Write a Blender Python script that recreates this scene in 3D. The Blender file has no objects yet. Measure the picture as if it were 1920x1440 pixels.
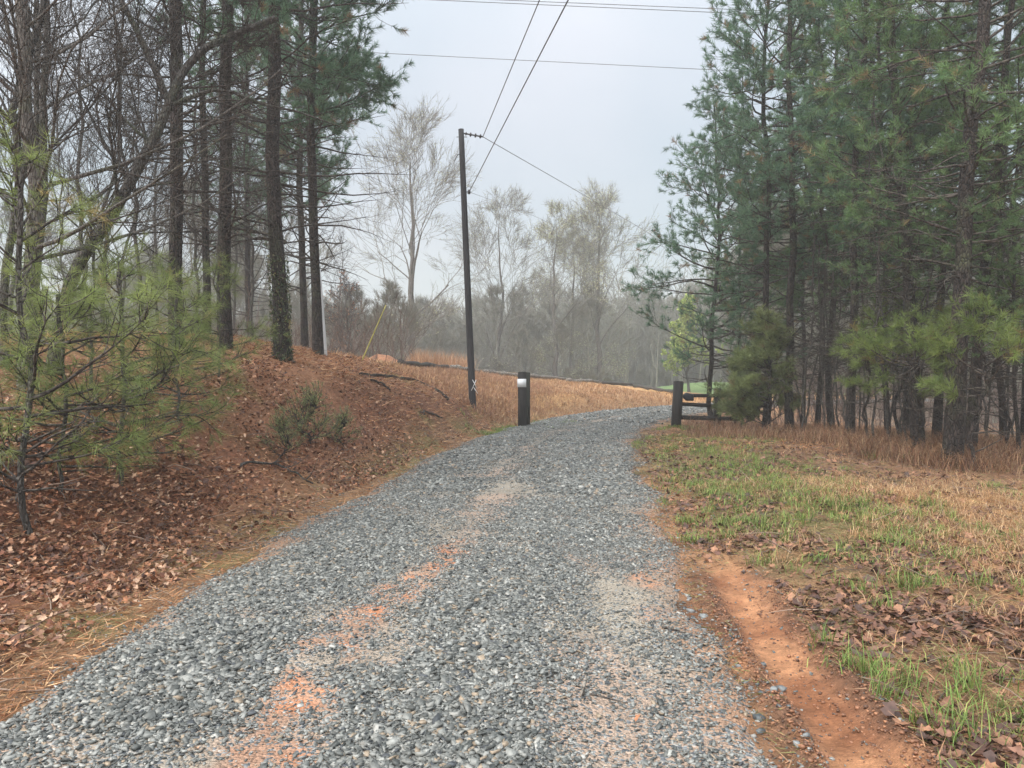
import bpy, math
import numpy as np
C = bpy.context.scene
COL = C.collection

# ------------------------------------------------------------------ camera, sky, sun, exposure
F, CX, HY, EYE = 1442.0, 960.0, 694.0, 1.6      # focal length in photo pixels, centre column, horizon row, eye height
cam = bpy.data.cameras.new('camera'); cam.lens = 36.0 * F / 1920.0; cam.sensor_width = 36.0
cam.clip_start = 0.05; cam.clip_end = 3000.0
co = bpy.data.objects.new('camera', cam); COL.objects.link(co)
co.location = (0, 0, EYE); co.rotation_euler = (math.radians(90.0 - 1.03), 0, 0)
C.camera = co

SUN_EL, SUN_AZ = math.radians(48.0), math.radians(-125.0)     # azimuth from +Y (view) towards +X
w = bpy.data.worlds.new('World'); C.world = w; w.use_nodes = True
nt = w.node_tree; nt.nodes.clear()
def N(t, **kw):
    n = nt.nodes.new(t)
    for k, v in kw.items(): setattr(n, k, v)
    return n
out = N('ShaderNodeOutputWorld')
sky = N('ShaderNodeTexSky', sky_type='NISHITA'); sky.sun_disc = False
sky.sun_elevation = SUN_EL; sky.sun_rotation = SUN_AZ; sky.air_density = 1.2; sky.dust_density = 3.0
bg1 = N('ShaderNodeBackground'); bg1.inputs['Strength'].default_value = 0.05
nt.links.new(sky.outputs[0], bg1.inputs[0])
tc = N('ShaderNodeTexCoord'); sep = N('ShaderNodeSeparateXYZ'); nt.links.new(tc.outputs['Generated'], sep.inputs[0])
def M(op, a, b=None, c=None):
    n = N('ShaderNodeMath', operation=op)
    for i, v in enumerate((a, b, c)):
        if v is None: continue
        if isinstance(v, (int, float)): n.inputs[i].default_value = v
        else: nt.links.new(v, n.inputs[i])
    return n.outputs[0]
zc = M('MAXIMUM', sep.outputs[2], 0.0)
zd = M('ADD', zc, 0.28)
cmb = N('ShaderNodeCombineXYZ')
nt.links.new(M('DIVIDE', sep.outputs[0], zd), cmb.inputs[0]); nt.links.new(M('DIVIDE', sep.outputs[1], zd), cmb.inputs[1])
ns = N('ShaderNodeTexNoise'); ns.inputs['Scale'].default_value = 0.9; ns.inputs['Detail'].default_value = 4.0
ns.inputs['Roughness'].default_value = 0.45; ns.inputs['Distortion'].default_value = 0.4
nt.links.new(cmb.outputs[0], ns.inputs['Vector'])
cr = N('ShaderNodeValToRGB'); e = cr.color_ramp.elements
e[0].position = 0.40; e[0].color = (0.64, 0.72, 0.75, 1); e[1].position = 0.60; e[1].color = (0.92, 0.91, 0.92, 1)
nt.links.new(ns.outputs['Fac'], cr.inputs[0])
# overcast sky: darker towards the horizon, about twice as bright overhead
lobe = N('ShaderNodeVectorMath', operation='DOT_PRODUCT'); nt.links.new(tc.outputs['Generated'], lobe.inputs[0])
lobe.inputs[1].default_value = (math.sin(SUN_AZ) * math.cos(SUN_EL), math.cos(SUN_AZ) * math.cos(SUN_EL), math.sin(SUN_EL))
glow = M('MULTIPLY', M('POWER', M('MAXIMUM', lobe.outputs['Value'], 0.0), 1.6), 1.7)     # cloud brightness added behind the camera, on the sun's side, to light facing foliage
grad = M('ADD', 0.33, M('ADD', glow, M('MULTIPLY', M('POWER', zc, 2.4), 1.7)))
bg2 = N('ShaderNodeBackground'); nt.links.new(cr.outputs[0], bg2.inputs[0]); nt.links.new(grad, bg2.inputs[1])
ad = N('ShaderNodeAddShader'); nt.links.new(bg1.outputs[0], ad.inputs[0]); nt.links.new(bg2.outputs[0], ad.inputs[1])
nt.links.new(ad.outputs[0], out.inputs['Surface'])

sd = bpy.data.lights.new('sun', 'SUN'); sd.energy = 1.3; sd.angle = math.radians(22); sd.color = (1.0, 0.93, 0.83)
so = bpy.data.objects.new('sun', sd); COL.objects.link(so)
so.rotation_euler = (math.radians(90) - SUN_EL, 0, math.pi - SUN_AZ)
so.location = (0, 0, 60)
C.view_settings.view_transform = 'Standard'; C.view_settings.look = 'None'
C.view_settings.exposure = 0.58; C.view_settings.gamma = 1.0
C.cycles.max_bounces = 5; C.cycles.diffuse_bounces = 3; C.cycles.glossy_bounces = 2
C.cycles.transmission_bounces = 3; C.cycles.volume_bounces = 1; C.cycles.caustics_reflective = False
C.cycles.caustics_refractive = False; C.cycles.use_denoising = True

# ------------------------------------------------------------------ small maths
RNG = np.random.default_rng
def at(px, py, Y): return ((px - CX) / F * Y, float(Y), EYE + (HY - py) / F * Y)
def unit(v): return v / np.maximum(np.linalg.norm(v, axis=-1, keepdims=True), 1e-9)
def smooth(x, a, b):
    t = np.clip((x - a) / (b - a), 0, 1); return t * t * (3 - 2 * t)
def vnoise(x, y, seed=0):
    x = np.asarray(x, float); y = np.asarray(y, float)
    xi = np.floor(x).astype(np.int64); yi = np.floor(y).astype(np.int64); fx = x - xi; fy = y - yi
    fx = fx * fx * (3 - 2 * fx); fy = fy * fy * (3 - 2 * fy)
    def h(a, b):
        n = (a * 374761393 + b * 668265263 + seed * 1442695041) & 0x7fffffff
        n = ((n ^ (n >> 13)) * 1274126177) & 0x7fffffff
        n = ((n ^ (n >> 16)) * 461845907) & 0x7fffffff
        return ((n ^ (n >> 15)) & 0xffff) / 65535.0
    return (h(xi, yi) * (1 - fx) + h(xi + 1, yi) * fx) * (1 - fy) + (h(xi, yi + 1) * (1 - fx) + h(xi + 1, yi + 1) * fx) * fy
def fbm(x, y, sc, seed=0, o=4):
    s = 0; a = 0.5; t = 0
    for i in range(o):
        s = s + a * vnoise(np.asarray(x) / sc * 2 ** i + 17.3 * i, np.asarray(y) / sc * 2 ** i - 9.1 * i, seed + i); t += a; a *= 0.5
    return s / t

# ------------------------------------------------------------------ terrain
ROAD = np.array([(-1.3, -25), (-1.1, -12), (-0.9, -4), (-0.7, 2), (-0.62, 3.5), (-0.5, 5.5), (-0.3, 8), (0.08, 11.2), (0.45, 15), (0.95, 18.3),
                 (2.15, 22.5), (3.75, 26.8), (6.6, 31.5), (11, 36), (17, 39.5), (26, 42), (45, 43), (90, 40)], float)
def _dense(P, n=420):
    d = np.r_[0, np.cumsum(np.linalg.norm(np.diff(P, axis=0), axis=1))]
    t = np.linspace(0, d[-1], n)
    Q = np.stack([np.interp(t, d, P[:, i]) for i in range(2)], 1)
    for _ in range(30):
        Q[1:-1] = 0.25 * Q[:-2] + 0.5 * Q[1:-1] + 0.25 * Q[2:]
    return Q
RD = _dense(ROAD); RT = unit(np.gradient(RD, axis=0)); RS = np.r_[0, np.cumsum(np.linalg.norm(np.diff(RD, axis=0), axis=1))]
def road_su(x, y):
    x = np.asarray(x, float).ravel(); y = np.asarray(y, float).ravel(); s = np.empty_like(x); u = np.empty_like(x)
    for a in range(0, len(x), 20000):
        X = x[a:a + 20000, None] - RD[None, :, 0]; Y = y[a:a + 20000, None] - RD[None, :, 1]
        k = np.argmin(X * X + Y * Y, 1); r = np.arange(len(k))
        dx, dy = X[r, k], Y[r, k]; t = RT[k]
        s[a:a + 20000] = RS[k] + dx * t[:, 0] + dy * t[:, 1]; u[a:a + 20000] = dx * t[:, 1] - dy * t[:, 0]
    return s, u                                      # u > 0 to the right of the road
CP = np.array([
    (-3.0, -8, .1), (-6, -8, .6), (-3.8, 2, .1), (-6, 2, .7), (-3.9, 6, .40), (-5.5, 6, 1.0), (-4.2, 8.5, .95), (-8, 8, 1.8), (-12, 10, 2.1), (-20, 8, 2.4),
    (-4.3, 11, 1.55), (-4.9, 14, 1.95), (-8, 14, 2.2), (-14, 16, 2.2), (-4.4, 17.5, 2.0), (-2.9, 17, 1.35), (-8, 20, 2.1), (-20, 22, 2.0),
    (-1.2, 22, .68), (-2.6, 22, 1.35), (-4.4, 24, 1.85), (-10, 26, 1.8), (.3, 22, .34), (-.2, 25.5, .66), (-2, 28, 1.45), (-6, 30, 1.8), (1.0, 28, .6), (.2, 32, 1.1), (3.6, 32, .5),
    (-1.7, 35, 1.48), (-5, 36, 1.75), (-12, 38, 1.0), (-22, 40, .5), (4.4, 45, .85), (1.5, 40, 1.15), (8, 40, .35), (10, 50, .10), (14, 46, 0.0), (20, 48, -.2),
    (-4, 45, .6), (-2, 56, -1.2), (4, 60, -1.6), (-12, 55, -1.5), (-30, 60, -3), (-60, 60, -4), (13, 72, -.1), (18, 80, 0.1), (25, 70, -.2), (35, 60, -.5), (8, 90, -4.0), (4, 80, -5), (-10, 80, -6),
    (-30, 90, -7), (0, 110, -7), (25, 110, -3), (50, 100, -3), (-60, 110, -6), (0, 160, -4), (60, 160, 0), (-70, 160, -3), (90, 90, -2),
    (5, -8, 0), (5, 3, .0), (2.5, 4, -.02), (5, 8, .05), (10, 10, .1), (20, 8, .2), (8, 15, .05), (4.8, 21.8, .02), (8, 22, -.1), (14, 22, -.3), (25, 22, -.6), (12, 30, -.5), (22, 33, -.8), (40, 30, -1), (60, 40, -1.5), (60, 10, 0),
    (0, 320, 2), (150, 320, 3), (-150, 320, 2), (300, 300, 3), (-300, 300, 2), (-300, 0, 2), (300, 0, 1), (-150, 80, -4), (150, 80, -2), (0, -60, 0), (200, -60, 0), (-200, -60, 2), (-60, 20, 1), (-40, -10, 2)], float)
def _phi(r2): return np.where(r2 > 0, 0.5 * r2 * np.log(r2 + 1e-12), 0.0)
def _fit():
    P = CP[:, :2] / 50; n = len(P)
    K = _phi(((P[:, None] - P[None]) ** 2).sum(-1)) + np.eye(n) * 2e-5
    A = np.zeros((n + 3, n + 3)); A[:n, :n] = K; A[:n, n] = 1; A[:n, n + 1:] = P; A[n, :n] = 1; A[n + 1:, :n] = P.T
    return np.linalg.solve(A, np.r_[CP[:, 2], 0, 0, 0])
WTS = _fit()
def macro(x, y):
    x = np.asarray(x, float).ravel(); y = np.asarray(y, float).ravel(); o = np.empty_like(x); P = CP[:, :2] / 50; n = len(P)
    for a in range(0, len(x), 20000):
        Q = np.stack([x[a:a + 20000], y[a:a + 20000]], 1) / 50
        o[a:a + 20000] = _phi(((Q[:, None] - P[None]) ** 2).sum(-1)) @ WTS[:n] + WTS[n] + Q @ WTS[n + 1:]
    return o
HW = 1.85
def hwf(y): return 1.70 + .17 * smooth(y, 4.5, 8)
def rutc(y): return 1.47 + .09 * (y - 3.3) + .02 * np.sin(y * 2.3)
def rut(x, y):
    """clay wheel rut beside the road, right foreground: 1 in the track"""
    c = rutc(y)
    m = 1 - smooth(np.abs(x - c) + 0.05 * (fbm(x, y, .12, 5) - .5), .09, .23)
    return m * (1 - smooth(y, 5.6, 6.9))
def ground_z(x, y, rut_on=True):
    shp = np.shape(x); x = np.asarray(x, float).ravel(); y = np.asarray(y, float).ravel()
    s, u = road_su(x, y)
    rz = -0.035 - 0.006 * np.clip(np.abs(y) - 0, 0, 5) * 0
    k = smooth(np.abs(u), 1.9, np.where(u < 0, 4.4 - 1.1 * smooth(y, 12, 19), 4.0))
    z = rz * (1 - k) + macro(x, y) * k
    off = smooth(np.abs(u), 1.75, 2.6)
    far = np.clip(np.hypot(x, y) / 20, 0, 1)
    z = z + off * ((fbm(x, y, 2.2, 11) - .5) * .28 * (.35 + .65 * far) + (fbm(x, y, .35, 12) - .5) * .07)
    if rut_on:
        r = rut(x, y); ridge = np.exp(-((x - rutc(y) + .24) / .06) ** 2) + .8 * np.exp(-((x - rutc(y) - .22) / .07) ** 2) + .35 * np.exp(-((x - rutc(y) - .06) / .03) ** 2)
        z = z - .045 * r + .055 * ridge * (.6 + .8 * fbm(x, y, .06, 9)) * (1 - smooth(y, 5.0, 5.9)) * (.5 + fbm(x, y, .15, 8))
    return z.reshape(shp)
def gz(x, y): return float(ground_z(np.array([x]), np.array([y]))[0])

def hit(px, py, y0=4., y1=60.):
    """where the line of sight through a photo pixel meets the ground"""
    Yv = np.arange(y0, y1, .04); x = (px - CX) / F * Yv; z = EYE + (HY - py) / F * Yv; b = z <= ground_z(x, Yv)
    k = int(np.argmax(b)) if b.any() else int(np.argmin(z - ground_z(x, Yv))); return px, py, float(Yv[k])
# ------------------------------------------------------------------ materials
def mat(name, build):
    m = bpy.data.materials.new(name); m.use_nodes = True; t = m.node_tree; t.nodes.clear()
    o = t.nodes.new('ShaderNodeOutputMaterial')
    def n(ty, inp=None, **kw):
        q = t.nodes.new(ty)
        for k, v in kw.items(): setattr(q, k, v)
        for k, v in (inp or {}).items():
            s = q.inputs[k]
            if isinstance(v, bpy.types.NodeSocket): t.links.new(v, s)
            elif isinstance(v, bpy.types.Node): t.links.new(v.outputs[0], s)
            else: s.default_value = v
        return q
    r = build(n)
    t.links.new(r.outputs[0], o.inputs['Surface']); return m
def rgba(c): return (c[0], c[1], c[2], 1.0)
def mixc(n, a, b, f, mode='MIX'):
    q = n('ShaderNodeMix', data_type='RGBA', blend_type=mode, clamp_factor=True)
    for i, v in ((0, f), (6, a), (7, b)):
        if isinstance(v, bpy.types.NodeSocket): q.id_data.links.new(v, q.inputs[i])
        else: q.inputs[i].default_value = rgba(v) if isinstance(v, tuple) else v
    return q.outputs[2]
def ramp(n, v, stops):
    q = n('ShaderNodeValToRGB', {'Fac': v}); el = q.color_ramp.elements
    while len(el) < len(stops): el.new(.5)
    for i, (p, c) in enumerate(stops): el[i].position = p; el[i].color = rgba(c) if isinstance(c, tuple) else (c, c, c, 1)
    return q.outputs[0]
def objco(n): return n('ShaderNodeTexCoord').outputs['Object']
def geopos(n): return n('ShaderNodeNewGeometry').outputs['Position']
def tint(n): return n('ShaderNodeAttribute', attribute_name='tint').outputs['Color']

def m_tinted(name, rough=.8, grain=30., amt=.35, bump=.0, trans=0.0, spec=.3):
    def b(n):
        no = n('ShaderNodeTexNoise', {'Vector': objco(n), 'Scale': grain, 'Detail': 3.0})
        c = mixc(n, tint(n), ramp(n, no.outputs['Fac'], [(.3, 1 - amt), (.7, 1 + amt)]), 1.0, 'MULTIPLY')
        p = n('ShaderNodeBsdfPrincipled', {'Base Color': c, 'Roughness': rough, 'Specular IOR Level': spec})
        if bump:
            bn = n('ShaderNodeBump', {'Height': no.outputs['Fac'], 'Strength': bump, 'Distance': .01}); p.id_data.links.new(bn.outputs[0], p.inputs['Normal'])
        if trans:
            tr = n('ShaderNodeBsdfTranslucent', {'Color': c}); return n('ShaderNodeMixShader', {0: trans, 1: p.outputs[0], 2: tr.outputs[0]})
        return p
    return mat(name, b)
def m_bark(name, dark, light, patch, zs=.25, scale=14., moss=(0.10, 0.12, 0.06), mossy=.25, rough=.85, crack=1.0):
    def b(n):
        mp = n('ShaderNodeMapping', {'Vector': objco(n), 'Scale': (1, 1, zs)})
        vo = n('ShaderNodeTexVoronoi', {'Vector': mp.outputs[0], 'Scale': scale}, feature='DISTANCE_TO_EDGE')
        no = n('ShaderNodeTexNoise', {'Vector': mp.outputs[0], 'Scale': scale * .8, 'Detail': 5.0, 'Roughness': .65})
        big = n('ShaderNodeTexNoise', {'Vector': objco(n), 'Scale': 1.3, 'Detail': 3.0})
        c = mixc(n, dark, light, ramp(n, no.outputs['Fac'], [(.35, 0.), (.68, 1.)]))
        c = mixc(n, c, patch, ramp(n, big.outputs['Fac'], [(.5, 0.), (.7, .7)]))
        mo = n('ShaderNodeTexNoise', {'Vector': objco(n), 'Scale': 2.6, 'Detail': 4.0})
        c = mixc(n, c, moss, ramp(n, mo.outputs['Fac'], [(.5, 0.), (.72, mossy)]))
        c = mixc(n, c, tuple(x * .45 for x in dark), ramp(n, vo.outputs['Distance'], [(0., crack), (.09, 0.)]))
        h = n('ShaderNodeMath', {0: ramp(n, vo.outputs['Distance'], [(0., 0.), (.2, 1.)]), 1: no.outputs['Fac']}, operation='ADD')
        bn = n('ShaderNodeBump', {'Height': h.outputs[0], 'Strength': .9, 'Distance': .03})
        return n('ShaderNodeBsdfPrincipled', {'Base Color': c, 'Roughness': rough, 'Specular IOR Level': .25, 'Normal': bn.outputs[0]})
    return mat(name, b)
def m_plain(name, col, rough=.6, metal=0., amt=.25, grain=8., zs=1., bump=.2):
    def b(n):
        mp = n('ShaderNodeMapping', {'Vector': objco(n), 'Scale': (1, 1, zs)})
        no = n('ShaderNodeTexNoise', {'Vector': mp.outputs[0], 'Scale': grain, 'Detail': 5.0, 'Roughness': .6})
        c = mixc(n, tuple(x * (1 - amt) for x in col), tuple(min(1, x * (1 + amt)) for x in col), ramp(n, no.outputs['Fac'], [(.3, 0.), (.7, 1.)]))
        bn = n('ShaderNodeBump', {'Height': no.outputs['Fac'], 'Strength': bump, 'Distance': .01})
        return n('ShaderNodeBsdfPrincipled', {'Base Color': c, 'Roughness': rough, 'Metallic': metal, 'Normal': bn.outputs[0]})
    return mat(name, b)
def m_ground(name):
    def b(n):
        p = geopos(n)
        n1 = n('ShaderNodeTexNoise', {'Vector': p, 'Scale': 9.0, 'Detail': 6.0, 'Roughness': .7})
        mp = n('ShaderNodeMapping', {'Vector': p, 'Rotation': (0, 0, .5), 'Scale': (1, 3.5, 1)})
        n2 = n('ShaderNodeTexNoise', {'Vector': mp.outputs[0], 'Scale': 38.0, 'Detail': 4.0, 'Roughness': .7, 'Distortion': 1.5})
        c = mixc(n, tint(n), ramp(n, n1.outputs['Fac'], [(.3, .62), (.7, 1.4)]), 1.0, 'MULTIPLY')
        c = mixc(n, c, ramp(n, n2.outputs['Fac'], [(.32, .55), (.68, 1.5)]), .8, 'MULTIPLY')
        h = n('ShaderNodeMath', {0: n1.outputs['Fac'], 1: n2.outputs['Fac']}, operation='ADD')
        bn = n('ShaderNodeBump', {'Height': h.outputs[0], 'Strength': .8, 'Distance': .04})
        return n('ShaderNodeBsdfPrincipled', {'Base Color': c, 'Roughness': .85, 'Specular IOR Level': .25, 'Normal': bn.outputs[0]})
    return mat(name, b)
def m_road(name):
    def b(n):
        p = geopos(n)
        v = n('ShaderNodeTexVoronoi', {'Vector': p, 'Scale': 55.0, 'Randomness': 1.0})
        v2 = n('ShaderNodeTexVoronoi', {'Vector': p, 'Scale': 120.0})
        no = n('ShaderNodeTexNoise', {'Vector': p, 'Scale': 3.0, 'Detail': 6.0, 'Roughness': .7})
        sp = n('ShaderNodeSeparateColor', {'Color': v.outputs['Color']}); sp2 = n('ShaderNodeSeparateColor', {'Color': v2.outputs['Color']})
        a = n('ShaderNodeAttribute', attribute_name='stony').outputs['Fac']
        c = mixc(n, tint(n), ramp(n, sp2.outputs[0], [(0., .6), (1., 1.4)]), .7, 'MULTIPLY')
        g = ramp(n, sp.outputs[0], [(0., (.07, .08, .085)), (.5, (.15, .16, .17)), (.85, (.26, .27, .27)), (1., (.40, .37, .33))])
        f = n('ShaderNodeMath', {0: sp.outputs[1], 1: a}, operation='LESS_THAN')
        c = mixc(n, c, g, f.outputs[0])
        c = mixc(n, c, ramp(n, no.outputs['Fac'], [(.3, .8), (.7, 1.2)]), 1.0, 'MULTIPLY')
        hh = ramp(n, v.outputs['Distance'], [(0., 1.), (.8, 0.)])
        bn = n('ShaderNodeBump', {'Height': hh, 'Strength': 1.0, 'Distance': .015})
        return n('ShaderNodeBsdfPrincipled', {'Base Color': c, 'Roughness': .7, 'Specular IOR Level': .35, 'Normal': bn.outputs[0]})
    return mat(name, b)

MT = dict(
    ground=m_ground('ground_mat'), road=m_road('gravel_road_mat'),
    stone=m_tinted('stone_mat', .55, 45., .22, .4, spec=.45), leaf=m_tinted('dead_leaf_mat', .6, 40., .3, trans=.15, spec=.4),
    blade=m_tinted('grass_blade_mat', .6, 6., .2, trans=.3), needle=m_tinted('pine_needle_mat', .5, 1.2, .30, trans=.42, spec=.35),
    bud=m_tinted('bud_mat', .6, 4., .2, trans=.3),
    pine=m_bark('pine_bark', (.020, .017, .016), (.085, .066, .058), (.07, .05, .042), .4, 24., mossy=.5),
    grey=m_bark('grey_bark', (.06, .053, .047), (.16, .145, .13), (.10, .09, .08), .3, 34., moss=(.10, .13, .07), mossy=.5, crack=.5),
    pale=m_bark('pale_bark', (.11, .095, .085), (.25, .225, .20), (.16, .13, .11), .3, 30., mossy=.5, crack=.35),
    twig=m_bark('twig_bark', (.055, .045, .04), (.13, .11, .095), (.10, .085, .075), 1., 8., mossy=.2),
    paletwig=m_bark('pale_twig_bark', (.20, .185, .16), (.36, .34, .30), (.28, .26, .22), 1., 8., mossy=.2),
    wood=m_bark('wood_bark', (.17, .165, .13), (.34, .32, .265), (.28, .25, .2), .5, 10., moss=(.22, .27, .15), mossy=.6, crack=.4),
    redtwig=m_tinted('red_twig_mat', .7, 3., .3),
    pole=m_plain('pole_wood', (.022, .020, .022), .8, 0, .5, 20., .05, .5), timber=m_plain('dark_timber', (.016, .013, .011), .85, 0, .5, 18., .12, .6),
    greentimber=m_plain('mossy_timber', (.020, .021, .013), .9, 0, .5, 14., .3, .6),
    white=m_plain('white_plate', (.78, .79, .8), .4, 0, .05, 5., 1, .05), pvc=m_plain('white_pipe', (.66, .67, .68), .45, 0, .12, 4., .3, .05),
    black=m_plain('black_plastic', (.012, .013, .02), .6, 0, .3, 10.), metal=m_plain('wire_metal', (.22, .22, .23), .45, .7, .1, 10.),
    insul=m_plain('insulator', (.05, .045, .05), .35, 0, .2, 20.), yellow=m_plain('yellow_stick', (.42, .38, .08), .6, 0, .2, 10.),
    log=m_bark('old_log', (.14, .12, .10), (.40, .36, .31), (.30, .26, .22), .8, 12., mossy=.2),
    clay=m_ground('clay_mat'), ivy=m_tinted('ivy_leaf_mat', .45, 3., .3, trans=.15))

# ------------------------------------------------------------------ mesh building
class MB:
    """collects vertex/face arrays; build() links them as ONE mesh object"""
    def __init__(s): s.v = []; s.f = []; s.t = []; s.n = 0
    def add(s, v, faces, tint=None):
        v = np.asarray(v, np.float32).reshape(-1, 3)
        for f in (faces if isinstance(faces, list) else [faces]): s.f.append(np.asarray(f, np.int64) + s.n)
        s.v.append(v); s.n += len(v)
        if tint is None: tint = np.full((len(v), 3), .5)
        s.t.append(np.broadcast_to(np.asarray(tint, np.float32), (len(v), 3)))
        return s
    def build(s, name, m, parent=None, smooth_=False, loc=(0, 0, 0), extra=None):
        me = bpy.data.meshes.new(name); V = np.concatenate(s.v) - np.asarray(loc, np.float32)
        me.vertices.add(len(V)); me.vertices.foreach_set('co', V.ravel().astype(np.float32))
        L = np.concatenate([f.ravel() for f in s.f]).astype(np.int32)
        cnt = np.concatenate([np.full(len(f), f.shape[1]) for f in s.f]); st = np.r_[0, np.cumsum(cnt)[:-1]].astype(np.int32)
        me.loops.add(len(L)); me.loops.foreach_set('vertex_index', L)
        me.polygons.add(len(cnt)); me.polygons.foreach_set('loop_start', st)
        if smooth_: me.polygons.foreach_set('use_smooth', np.ones(len(cnt), bool))
        me.update(calc_edges=True)
        T = np.concatenate(s.t); a = me.attributes.new('tint', 'FLOAT_COLOR', 'POINT')
        a.data.foreach_set('color', np.c_[T, np.ones(len(T))].astype(np.float32).ravel())
        for k, arr in (extra or {}).items():
            q = me.attributes.new(k, 'FLOAT', 'POINT'); q.data.foreach_set('value', np.asarray(arr, np.float32))
        me.materials.append(m)
        o = bpy.data.objects.new(name, me); COL.objects.link(o); o.location = loc
        if parent is not None: o.parent = parent
        return o
def tag(o, label=None, cat=None, group=None, kind=None):
    if label: o['label'] = label
    if cat: o['category'] = cat
    if group: o['group'] = group
    if kind: o['kind'] = kind
    return o
def empty(name, loc=(0, 0, 0), rz=0.0):
    o = bpy.data.objects.new(name, None); COL.objects.link(o); o.location = loc; o.rotation_euler = (0, 0, rz); o.empty_display_size = .2
    return o
KIDS = {}
def reg(root, kids): KIDS[root.name] = kids; return root
def copy_tree(root, loc, rz=0., sc=1., scz=None, tilt=(0, 0), label=None, group=None):
    r = root.copy(); COL.objects.link(r); r.location = loc; r.rotation_euler = (tilt[0], tilt[1], rz)
    r.scale = (sc, sc, scz or sc)
    for k in KIDS.get(root.name, []):
        c = k.copy(); COL.objects.link(c); c.parent = r
    if label: r['label'] = label
    if group: r['group'] = group
    return r
def tubes(P, R, sides=5, cap=False):
    """P (N,K,3) paths, R (N,K) radii -> verts, quads"""
    P = np.asarray(P, float); R = np.asarray(R, float)
    if P.ndim == 2: P = P[None]; R = R[None]
    Nn, K, _ = P.shape; T = unit(np.gradient(P, axis=1))
    up = np.where(np.abs(T[:, :1, 2:3]) > .9, np.array([1., 0, 0]), np.array([0, 0, 1.]))
    a = unit(np.cross(T, np.broadcast_to(up, T.shape))); b = np.cross(T, a)
    th = np.arange(sides) / sides * 2 * np.pi
    V = P[:, :, None] + R[:, :, None, None] * (a[:, :, None] * np.cos(th)[:, None] + b[:, :, None] * np.sin(th)[:, None])
    i = np.arange(sides); j = (i + 1) % sides; base = (np.arange(Nn)[:, None, None] * K + np.arange(K - 1)[None, :, None]) * sides
    q = np.stack([base + i, base + j, base + j + sides, base + i + sides], -1).reshape(-1, 4)
    fs = [q]
    if cap:
        e = (np.arange(Nn) * K + K - 1)[:, None] * sides + i[None]; s0 = (np.arange(Nn) * K)[:, None] * sides + i[::-1][None]
        fs += [e, s0]
    return V.reshape(-1, 3), fs
def tri_up(fs): return fs
def grow(r, S, D, L, K=5, wob=.15, up=0.0):
    S = np.atleast_2d(S); D = unit(np.atleast_2d(D)); L = np.atleast_1d(L)[:, None]; P = [S]; up = np.asarray(up, float)
    upv = np.zeros_like(D); upv[:, 2] = up
    for _ in range(K - 1):
        D = unit(D + r.normal(0, wob, D.shape) + upv); P.append(P[-1] + D * L / (K - 1))
    return np.stack(P, 1)
def sample(P, idx, t):
    K = P.shape[1]; f = np.clip(t, 0, .9999) * (K - 1); k = f.astype(int); f = (f - k)[:, None]
    a, b = P[idx, k], P[idx, k + 1]; return a * (1 - f) + b * f, unit(b - a)
def deflect(r, T, ang, flat=0.):
    n = r.normal(0, 1, T.shape); n[:, 2] *= (1 - flat); n = unit(n - (n * T).sum(-1, keepdims=True) * T)
    return np.cos(ang)[:, None] * T + np.sin(ang)[:, None] * n
def tapers(r0, r1, K): t = np.linspace(0, 1, K); return r0[:, None] * (1 - t) + r1[:, None] * t

def needle_tris(r, B, D, L, W, droop=0.):
    n = len(B); s = unit(np.cross(D, r.normal(0, 1, (n, 3)))) * (W[:, None] / 2)
    tip = B + D * L[:, None]; tip[:, 2] -= droop * L
    V = np.stack([B - s, B + s, tip], 1).reshape(-1, 3); return V, np.arange(n * 3).reshape(-1, 3)
def needles_on(r, mb, P, per, length, width, cols, t0=.25, spread=1.0, droop=0.0):
    """bottle-brush of needles along each shoot of P"""
    n = len(P); idx = np.repeat(np.arange(n), per); t = t0 + (1 - t0) * r.random(len(idx)) ** .8
    pos, T = sample(P, idx, t)
    rad = unit(np.cross(T, r.normal(0, 1, T.shape)))
    D = unit(T * (.55 + .5 * r.random((len(idx), 1))) + rad * spread * (.5 + .7 * r.random((len(idx), 1))))
    L = length * (.7 + .5 * r.random(len(idx))); V, Fc = needle_tris(r, pos, D, L, width * (.7 + .6 * r.random(len(idx))), droop)
    c0 = np.asarray(cols); k = r.random((n, 1)); base = c0[0] * (1 - k) + c0[1] * k
    odd = r.random(n) < .05
    if len(c0) > 2: base[odd] = c0[2]
    base = base[idx] * (.75 + .5 * r.random((len(idx), 1)))
    mb.add(V, Fc, np.repeat(base, 3, 0))

BLUEGREEN = [(.095, .180, .110), (.165, .265, .155), (.26, .18, .10)]
GREEN = [(.105, .190, .080), (.185, .280, .115), (.26, .20, .10)]
BRIGHT = [(.14, .20, .06), (.23, .29, .08), (.26, .2, .07)]

def trunk_path(r, H, lean=(0, 0), wob=.06, K=16):
    t = np.linspace(0, 1, K); P = np.zeros((K, 3)); P[:, 2] = t * H
    wx = np.cumsum(r.normal(0, wob, K)); wy = np.cumsum(r.normal(0, wob, K)); wx -= wx[0]; wy -= wy[0]
    wx -= t * wx[-1]; wy -= t * wy[-1]
    P[:, 0] = wx + lean[0] * t; P[:, 1] = wy + lean[1] * t; return P
def trunk_mesh(P, r0, r1, sides=12, flare=.18, sink=.35):
    K = len(P); t = np.linspace(0, 1, K)
    Q = np.vstack([[P[0] - (0, 0, sink)], P]); R = r0 * (1 - t) + r1 * t
    R = np.r_[R[0] * (1 + flare * 1.3), R]; R[1] *= 1 + flare
    # denser first metre so that the flare is short
    return tubes(Q, R, sides)

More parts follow.
